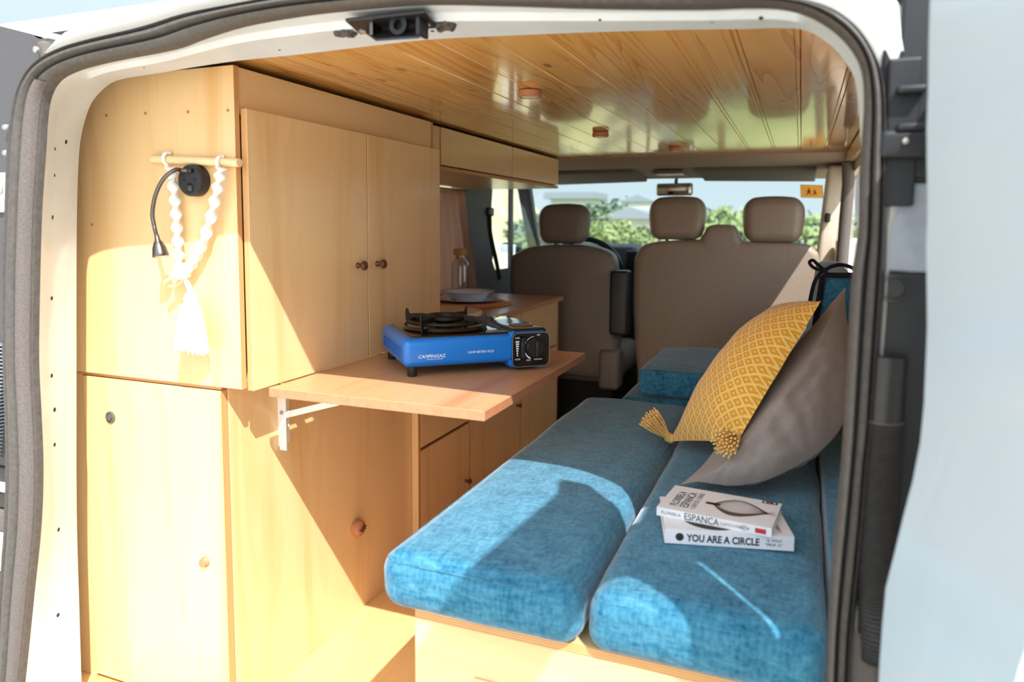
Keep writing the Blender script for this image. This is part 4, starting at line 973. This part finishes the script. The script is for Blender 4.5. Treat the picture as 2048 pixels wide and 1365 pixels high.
for f in (-1, -.5, 0, .5, 1): so_.rings([[F2 @ V((w2-.046+.014*k/12, -.0003, .0068+.0044*f*math.sin(math.pi*(k/12)**.8)-.00025)), F2 @ V((w2-.046+.014*k/12, -.0003, .0068+.0044*f*math.sin(math.pi*(k/12)**.8)+.00025))] for k in range(13)], cap=False, closed=False)
so_.build('spine_drawing', M['ink_grey'], bk2)

# ------------------------------------------------------------------ ceiling spots
for px, py, lb in ((1060, 186, 'round wood-ringed ceiling light nearest the rear door'), (1201, 268, 'round wood-ringed ceiling light midway along the planks'), (1350, 298, 'round wood-ringed ceiling light nearest the windscreen')):
    p = atZ(px, py, zc-.006); t = thing('ceiling_light', lb, 'ceiling light', p, 'round ceiling lights on the planks')
    MB().lathe([(.0, .0055), (.022, .0055), (.027, .004), (.027, -.008), (.025, -.010), (.021, -.010), (.021, -.008), (0, -.008)], p, (0, 0, 1), 36).build('housing', M['palewood'], t, smooth=40)
    MB().lathe([(.0205, -.0082), (.0205, -.0092), (.014, -.0095), (0, -.0095)], p, (0, 0, 1), 32).build('lens', M['lens'], t, smooth=40)

# ================================================================== CAB
def head(px0, px1, py0, py1, yy, par, mt, tw=.0):
    a, b = atY(px0, py0, yy), atY(px1, py1, yy); cx_ = (a.x+b.x)/2; hw = (b.x-a.x)/2; zm = (a.z+b.z)/2; hh = (a.z-b.z)/2
    def fn(p):
        k = (p.z-b.z)/(a.z-b.z); s = 1-.12*abs(k-.62)**1.5*2; return V((cx_+(p.x-cx_)*s, p.y+.02*(k-.5), p.z-.012*((p.x-cx_)/hw)**2*(k > .5)))
    MB().rbox(a.x, b.x, yy, yy+.11, b.z, a.z, .05, 5, n=(6, 2, 4), fn=fn).build('headrest', mt, par, smooth=180)
    for s in (-.34, .34): MB().tube([V((cx_+hw*s, yy+.055, b.z-.06)), V((cx_+hw*s, yy+.055, b.z+.03))], .007, 10).build('headrest_post', M['black_plastic'], par, smooth=60)
def outline(pts, yy): return [atY(px, py, yy) for px, py in pts]
def seatback(pts, yy, th, mt, par, nm='backrest', lean=.14):
    P = crom([V((p.x, p.z, 0)) for p in outline(pts, yy)]+[V((outline(pts, yy)[0].x, outline(pts, yy)[0].z, 0))], 5)[:-1]
    c = sum(P, V((0, 0, 0)))/len(P); rs = []
    for k, (d, s) in enumerate(((0, .0), (.0, .86), (.004, .94), (.014, .98), (.035, 1.0), (th-.03, 1.0), (th-.008, .97), (th, .9), (th+.004, 0.0))):
        ring = []
        for p in P:
            q = c+(p-c)*1.0; n_ = (p-c); l = n_.length; q = c+n_*(max(0, l-(1-s)*.30)/l if s > 0 else .001)
            ring.append(V((q.x, yy+d-(q.y-.9)*-0+0, q.y)))
        rs.append(ring)
    MB().rings(rs).build(nm, mt, par, smooth=180)
ds = thing('driver_seat', 'grey-taupe driver seat behind the steering wheel, with one headrest', 'car seat', (-.18, 2.4, -.03))
seatback([(1022, 510), (1050, 496), (1085, 491), (1125, 490), (1165, 491), (1205, 500), (1225, 517), (1231, 560), (1234, 640), (1228, 740), (1200, 758), (1120, 752), (1040, 745), (1022, 700), (1018, 600), (1017, 545)], 2.3, .13, M['driver_leather'], ds)
head(1071, 1174, 407, 489, 2.31, ds, M['driver_leather'])
a, b = atY(1221, 541, 2.26), atY(1256, 672, 2.26); MB().rbox(a.x, b.x, 2.24, 2.33, b.z, a.z, .016, 3, n=(1, 1, 2)).build('armrest', M['black_plastic'], ds, smooth=60)
MB().rbox(-.45, .10, 2.36, 2.86, .25, .42, .05, 4, n=(4, 4, 2)).build('seat_pad', M['driver_leather'], ds, smooth=180)
MB().box(-.40, .06, 2.42, 2.84, -.03, .25).build('pedestal', M['cab_dark'], ds, bevel=.01)
a, b = atY(1198, 700, 2.28), atY(1236, 782, 2.28); MB().rbox(a.x, b.x, 2.27, 2.40, b.z, a.z, .02, 3, n=(1, 1, 2)).build('side_cover', M['driver_leather'], ds, smooth=60)
a = atY(1248, 655, 2.30); MB().lathe([(.012, 0), (.016, .01), (.014, .03), (0, .034)], a, (0, -1, 0), 16).build('recline_knob', M['black_plastic'], ds, smooth=50)
rl = MB(); 
for x_ in (-.36, .02): rl.box(x_-.02, x_+.02, 2.20, 2.86, -.03, .01)
rl.build('seat_rail', M['gunmetal'], ds)
ps = thing('passenger_bench', 'taupe double passenger seat with two headrests, facing the windscreen', 'car seat', (.6, 2.4, -.03))
seatback([(1266, 520), (1275, 500), (1292, 488), (1330, 482), (1390, 480), (1402, 474), (1412, 456), (1424, 450), (1443, 449), (1464, 451), (1473, 460), (1482, 480), (1500, 484), (1560, 486), (1610, 489), (1634, 500), (1650, 525), (1662, 600), (1668, 760), (1640, 800), (1450, 790), (1290, 780), (1272, 740), (1264, 620), (1264, 560)], 2.3, .13, M['taupe_leather'], ps)
head(1295, 1408, 392, 481, 2.31, ps, M['taupe_leather']); head(1485, 1608, 392, 487, 2.31, ps, M['taupe_leather'])
MB().rbox(.19, 1.0, 2.36, 2.86, .22, .42, .05, 4, n=(5, 4, 2)).build('seat_pad', M['taupe_leather'], ps, smooth=180)
MB().box(.24, .98, 2.42, 2.84, -.03, .22).build('pedestal', M['cab_dark'], ps, bevel=.01)
# dashboard
dsh = thing('dashboard', 'dark dashboard below the windscreen, behind the steering wheel', 'dashboard', (.2, 3.2, .3))
db2 = MB(); db2.rings([[V((x_, 2.98, -.03)), V((x_, 2.95, .62)), V((x_, 2.90, .80)), V((x_, 2.96, .885+hh)), V((x_, 3.1, .90+hh)), V((x_, 3.62, .85)), V((x_, 3.62, -.03))] for x_, hh in ((-.60, .0), (-.45, .0), (-.38, .035), (.02, .035), (.10, .0), (.5, 0), (1.08, 0))])
db2.build('shell', M['dash'], dsh, smooth=40, bevel=.01)
a = atY(1268, 520, 2.89); MB().rbox(a.x-.05, a.x+.09, 2.885, 2.93, a.z-.05, a.z+.05, .01, 2, n=(1, 1, 1)).build('centre_stack', M['black_plastic'], dsh, smooth=60)
# steering wheel
sw_c = V((-.175, 2.76, .79)); tilt = math.radians(24)
swm = Matrix.Translation(sw_c) @ Matrix.Rotation(tilt, 4, 'X') @ Matrix.Rotation(math.radians(90), 4, 'X')
stw = thing('steering_wheel', 'black three-spoke steering wheel behind the driver seat', 'steering wheel', sw_c)
MB().tube([V((.19*math.cos(a), .19*math.sin(a), 0)) for a in [2*math.pi*k/56 for k in range(56)]], .0155, 12, closed=True).xf(swm).build('rim', M['black_plastic'], stw, smooth=60)
MB().lathe([(.065, -.03), (.07, -.015), (.06, .012), (0, .02)], (0, 0, 0), (0, 0, 1), 28).xf(swm).build('hub', M['dash'], stw, smooth=50)
for a in (20, 160, 270):
    c, s_ = math.cos(math.radians(a)), math.sin(math.radians(a)); MB().tube([V((c*.05, s_*.05, -.005)), V((c*.12, s_*.12, -.004)), V((c*.185, s_*.185, 0))], [.024, .018, .015], 10, ell=(1, .5)).xf(swm).build('spoke', M['dash'], stw, smooth=60)
MB().tube([(-.175, 2.77, .785), (-.175, 2.90, .72)], .03, 14).build('column', M['dash'], stw, smooth=60)
# interior mirror
mr = thing('rear_view_mirror', 'black-framed rear-view mirror hanging from the windscreen', 'mirror', atY(1349, 375, 2.86))
a, b = atY(1312, 367, 2.86), atY(1385, 391, 2.86)
yw = lambda p: V((p.x, p.y-(p.x-(a.x+b.x)/2)*.12, p.z))
MB().rbox(a.x, b.x, 2.855, 2.89, b.z, a.z, .012, 3, n=(3, 1, 1), fn=yw).build('housing', M['black_plastic'], mr, smooth=60)
MB().rbox(a.x+.005, b.x-.005, 2.8525, 2.857, b.z+.005, a.z-.005, .002, 2, n=(2, 1, 1), fn=yw).build('mirror_glass', M['mirror'], mr, smooth=60)
p = atY(1352, 366, 2.88); MB().tube([p, p+V((0, .015, .03)), p+V((0, .035, .045))], .009, 10).build('stem', M['black_plastic'], mr, smooth=60)
# orange sticker on the windscreen
stk = thing('school_sign', 'orange sticker with two running children, inside the windscreen top right corner', 'sign', onws(1623, 383, .006))
q = [onws(*c, .006) for c in ((1601, 370), (1645, 371), (1646, 396), (1602, 395))]
sgn = 1 if wsn.y > 0 else -1
MB().prism(q, wsn*-.001*sgn).build('panel', M['orange'], stk)
fr_ = MB(); fr_.tube(q, .0016, 6, closed=True); fr_.build('border', M['ink_black'], stk)
def fig(x, y, s):
    P = lambda u, v: onws(x+u*s, y-v*s, .009)
    b = MB()
    def poly(c): b.add([P(*k) for k in c], [tuple(range(len(c)))])
    poly([(.9*math.cos(k*.785), 8.2+.9*math.sin(k*.785)+.3) for k in range(8)]); poly([(-1.2, 9.6), (1.2, 9.6), (.8, 8.9), (-.8, 8.9)])
    poly([(-.9, 7.4), (.9, 7.4), (1.4, 4.6), (2.0, 3.2), (-2.0, 3.2), (-1.2, 4.8)])
    poly([(.6, 7.2), (3.0, 5.4), (2.7, 4.8), (.8, 6.2)]); poly([(-.6, 7.2), (-2.6, 5.2), (-2.2, 4.8), (-.8, 6.0)])
    poly([(.2, 3.4), (1.4, 3.4), (3.2, .6), (2.4, 0)]); poly([(-.2, 3.4), (-1.4, 3.4), (-3.2, .5), (-2.4, 0)])
    b.build('figure', M['ink_red'] if False else plain('maroon_ink', (96, 26, 20), .6), stk)
fig(1618, 391, 1.5); fig(1630, 391, 1.12)
# seat belts
def belt(pts, par, w=.024, nm='webbing', mt='black_webbing'):
    b = MB(); P = crom(pts, 8); rs = []
    for i, p in enumerate(P):
        t = (P[min(i+1, len(P)-1)]-P[max(i-1, 0)]).normalized(); n_ = V((.25, 1, 0)); n_ = (n_-t*n_.dot(t)).normalized()*w; d_ = n_.cross(t).normalized()*.0007
        rs.append([p-n_-d_, p+n_-d_, p+n_+d_, p-n_+d_])
    b.rings(rs); b.build(nm, M[mt], par, smooth=40)
sbx = -.585
p0 = atX(980, 425, sbx)
bl = thing('seat_belt', 'dark driver seat belt hanging from its anchor on the left door pillar', 'seat belt', p0)
MB().rbox(p0.x-.012, p0.x+.012, p0.y-.035, p0.y+.035, p0.z-.02, p0.z+.025, .012, 3, n=(1, 1, 1)).build('anchor', M['black_plastic'], bl, smooth=60)
belt([p0+V((0, -.01, -.01)), atX(979, 455, sbx), atX(985, 490, sbx), atX(993, 525, sbx), atX(999, 560, sbx)], bl, .016)
p0 = atY(1655, 436, 2.28); br_ = thing('seat_belt', 'dark seat belt anchor on the right pillar beside the passenger window', 'seat belt', p0)
MB().rbox(p0.x-.012, p0.x+.012, p0.y-.01, p0.y+.02, p0.z-.02, p0.z+.02, .01, 3, n=(1, 1, 1)).build('anchor', M['black_plastic'], br_, smooth=60)
pb = atY(1684, 500, 2.22); gh = MB(); gh.rbox(pb.x-.024, pb.x+.020, 2.20, 2.285, pb.z-.12, pb.z+.05, .02, 4, n=(1, 1, 3)); o = gh.build('belt_cover', M['white_metal'], smooth=60); tag(o, 'pale plastic seat belt cover low on the right pillar', 'cover')
# exterior mirror, left
wm = thing('wing_mirror', 'dark-framed wing mirror outside the left cab window', 'mirror', (-.85, 2.85, .85))
c4 = [atX(1002, 485, -.82), atX(1025, 548, -.82)]
a, b = atY(998, 485, 3.05), atY(1036, 550, 3.05)
MB().rbox(a.x, b.x, 3.05, 3.13, b.z, a.z, .03, 4, n=(2, 1, 3)).build('housing', M['black_plastic'], wm, smooth=60)
MB().rbox(a.x+.012, b.x-.012, 3.044, 3.055, b.z+.012, a.z-.012, .02, 3, n=(2, 1, 3)).build('mirror_glass', M['mirror'], wm, smooth=60)
MB().tube([V((b.x-.05, 3.08, b.z+.03)), V((b.x-.01, 3.06, b.z-.01)), V((XL-.03, 3.05, b.z-.03))], .022, 10).build('arm', M['black_plastic'], wm, smooth=60)

# ================================================================== OUTSIDE
struct(MB().add([(-300, -60, -.62), (300, -60, -.62), (300, 9, -.62), (-300, 9, -.62)], [(0, 1, 2, 3)]).build('ground', M['gravel']))
def terrain(name, x0, x1, y0, y1, nx, ny, fz, mt):
    b = MB(); b.rings([[V((x0+(x1-x0)*i/nx, y0+(y1-y0)*j/ny, fz(x0+(x1-x0)*i/nx, y0+(y1-y0)*j/ny))) for i in range(nx+1)] for j in range(ny+1)], cap=False, closed=False)
    return struct(b.build(name, mt, smooth=180))
def mz(x, y): 
    return -.62-min(1, max(0, (y-9)/20))*3.2+noise.noise(V((x*.12, y*.12, 0)))*.35+max(0, (x-4))*.045*min(1, max(0, (y-6)/20))*1.5
terrain('meadow', -60, 90, 8.5, 140, 60, 50, mz, M['meadow'])
terrain('far_hill', -500, 600, 140, 420, 60, 12, lambda x, y: -6+(y-140)/280*13+noise.noise(V((x*.008, y*.01, 4)))*5+noise.noise(V((x*.03, y*.03, 2)))*1.5, M['farhill'])
terrain('grass_bank', -30, -2.6, 6, 40, 40, 60, lambda x, y: -.62+min(4.6, max(0, (-2.9-x))*1.05)*min(1, (y-6)/2)*(1 if y < 15 else max(.0, 1-(y-15)/4.5))+noise.noise(V((x*.6, y*.6, 0)))*.18, M['drybank'])
def crown(par, c, r, n, mt, sz, seed):
    rnd = random.Random(seed); b = MB()
    for k in range(n):
        a = rnd.random()*6.283; z = rnd.uniform(-.75, 1); q = math.sqrt(max(0, 1-z*z)); d = V((math.cos(a)*q, math.sin(a)*q, z))
        lump = .72+.38*noise.noise(d*2.3+V((seed, 0, 0)))+.15*noise.noise(d*6+V((seed, 3, 0)))
        p = V(c)+V((d.x*r[0], d.y*r[1], d.z*r[2]))*lump*rnd.uniform(.72, 1.05)
        s = sz*rnd.uniform(.6, 1.3); e1 = V((rnd.uniform(-1, 1), rnd.uniform(-1, 1), rnd.uniform(-1, 1))).normalized(); e2 = (d+V((rnd.uniform(-.6, .6), rnd.uniform(-.6, .6), rnd.uniform(-.6, .6)))).cross(e1).normalized()
        b.add([p-e1*s, p+e2*s*.6, p+e1*s, p-e2*s*.6], [(0, 1, 2, 3)])
    return b.build('foliage', mt, par)
def tree(px, Y, ztop, r, lb, mt='leaf', seed=1, n=1500, name='bush', cat='bush', grp='bushes beyond the windscreen'):
    p = atY(px, 430, Y); zb_ = mz(p.x, Y) if Y > 8.5 else -.62
    t = thing(name, lb, cat, (p.x, Y, zb_), grp)
    hc_ = (ztop-zb_)*.55+zb_ if r is None else ztop-r*.9
    R_ = r; crown(t, (p.x, Y, ztop-R_*.85), (R_*1.15, R_*1.0, R_*.9), n, M[mt], R_*.085, seed)
    MB().tube([V((p.x, Y, zb_-.1)), V((p.x+.1*R_, Y, (zb_+ztop)/2)), V((p.x, Y, ztop-R_*.5))], [.08*R_, .06*R_, .02*R_], 8).build('trunk', M['bark'], t, smooth=60)
def zt_(px, py, Y): return atY(px, py, Y).z
tree(1215, 46, zt_(1215, 392, 46), 2.3, 'round dark green tree seen between the driver and middle headrests', 'leaf2', 1, 1800, 'tree', 'tree', 'trees beyond the windscreen')
tree(1203, 20, zt_(1203, 428, 20), 1.05, 'pale green bush right of the driver headrest, in front of the round tree', 'leaf', 2)
tree(1248, 15, zt_(1248, 436, 15), .85, 'pale green bush above the steering wheel, left of the middle headrest', 'leaf', 3)
tree(1288, 13, zt_(1288, 452, 13), .55, 'low green bush half hidden behind the middle headrest', 'leaf', 4)
tree(1435, 40, zt_(1435, 412, 40), 2.6, 'broad pale hedge bush seen between the two passenger headrests', 'leaf', 5)
tree(1475, 50, zt_(1475, 408, 50), 2.8, 'pale hedge bush just left of the right passenger headrest', 'leaf', 6)
tree(1625, 30, zt_(1625, 412, 30), 2.2, 'pale green bush seen right of the right passenger headrest', 'leaf', 7)
tree(1060, 12, zt_(1060, 425, 12), .9, 'dark green bush seen in the small quarter window by the wing mirror', 'leaf2', 8)
def house(px, Y, py0, py1, w, d, lb, flat=True):
    p = atY(px, py1, Y); zt = atY(px, py0, Y).z; zg = mz(p.x, Y)-1
    t = thing('house', lb, 'house', (p.x, Y, zg), 'white houses on the far slope')
    MB().box(p.x-w/2, p.x+w/2, Y, Y+d, zg, zt).build('wall', M['house'], t)
    if flat: MB().box(p.x-w/2-.6, p.x+w/2+.6, Y-.8, Y+d+.4, zt, zt+.7).build('roof', M['roofgrey'], t)
    else: MB().prism([(p.x-w/2-.4, Y-.5, zt), (p.x+w/2+.4, Y-.5, zt), (p.x, Y-.5, zt+w*.22)], (0, d+1, 0)).build('roof', M['roofgrey'], t)
    for k in (-.3, .1, .35): MB().box(p.x+w*k-w*.06, p.x+w*k+w*.06, Y-.06, Y, (zt*.7+zg*.3)-.8, (zt*.7+zg*.3)+1.0).build('window', M['winblue'], t)
house(1140, 75, 398, 420, 4.4, 5, 'white flat-roofed house above the driver headrest')
house(1276, 110, 404, 418, 5, 6, 'small white house left of the middle headrest, right of the round tree', False)
house(1262, 29, 438, 470, 2.2, 4, 'house with a low grey roof behind the pale bushes', False)

# ================================================================== LIGHT
A_, B_ = .86, 1.52
sd = V((-A_, 1, -B_)).normalized()
sun = bpy.data.lights.new('sun', 'SUN'); sun.energy = 4.0; sun.angle = math.radians(.53); sun.color = (1, .96, .90)
so2 = bpy.data.objects.new('sun', sun); COL.objects.link(so2); so2.rotation_euler = sd.to_track_quat('-Z', 'Y').to_euler(); so2.location = (4, -5, 7)
W = bpy.data.worlds.new('sky'); S.world = W; W.use_nodes = True; nt = W.node_tree; nt.nodes.clear()
tcw = nt.nodes.new('ShaderNodeTexCoord'); sepw = nt.nodes.new('ShaderNodeSeparateXYZ'); nt.links.new(tcw.outputs['Generated'], sepw.inputs[0])
rw = nt.nodes.new('ShaderNodeValToRGB'); ew = rw.color_ramp.elements
ew[0].position = 0; ew[0].color = (.40, .44, .46, 1); ew[1].position = 1; ew[1].color = (.22, .36, .55, 1)
for p_, c_ in ((.03, (.36, .43, .47, 1)), (.14, (.32, .41, .47, 1)), (.4, (.40, .47, .53, 1))):
    x_ = ew.new(p_); x_.color = c_
nt.links.new(sepw.outputs['Z'], rw.inputs[0])
dt = nt.nodes.new('ShaderNodeVectorMath'); dt.operation = 'DOT_PRODUCT'; nt.links.new(tcw.outputs['Generated'], dt.inputs[0]); dt.inputs[1].default_value = -sd
mr_ = nt.nodes.new('ShaderNodeMapRange'); mr_.interpolation_type = 'SMOOTHSTEP'; nt.links.new(dt.outputs['Value'], mr_.inputs[0])
for k_, v_ in ((1, 0), (2, 1), (3, 1), (4, 3.2)): mr_.inputs[k_].default_value = v_      # haze brightens the sky towards the sun
bg = nt.nodes.new('ShaderNodeBackground'); ow = nt.nodes.new('ShaderNodeOutputWorld')
mw = nt.nodes.new('ShaderNodeMix'); mw.data_type = 'RGBA'; m2 = nt.nodes.new('ShaderNodeMapRange'); m2.interpolation_type = 'SMOOTHSTEP'
nt.links.new(dt.outputs['Value'], m2.inputs[0]); m2.inputs[1].default_value = -.1; m2.inputs[2].default_value = .6; nt.links.new(m2.outputs[0], mw.inputs[0])
nt.links.new(rw.outputs[0], mw.inputs[6]); mw.inputs[7].default_value = (.37, .41, .44, 1); nt.links.new(mw.outputs[2], bg.inputs[0]); nt.links.new(mr_.outputs[0], bg.inputs[1]); nt.links.new(bg.outputs[0], ow.inputs[0])
S.view_settings.view_transform = 'Standard'; S.view_settings.look = 'None'; S.view_settings.exposure = 1.12; S.view_settings.gamma = 1.0; S.view_settings.use_curve_mapping = False
S.cycles.max_bounces = 10; S.cycles.diffuse_bounces = 6; S.cycles.glossy_bounces = 4; S.cycles.transparent_max_bounces = 16
S.cycles.sample_clamp_indirect = 8; S.cycles.use_denoising = True
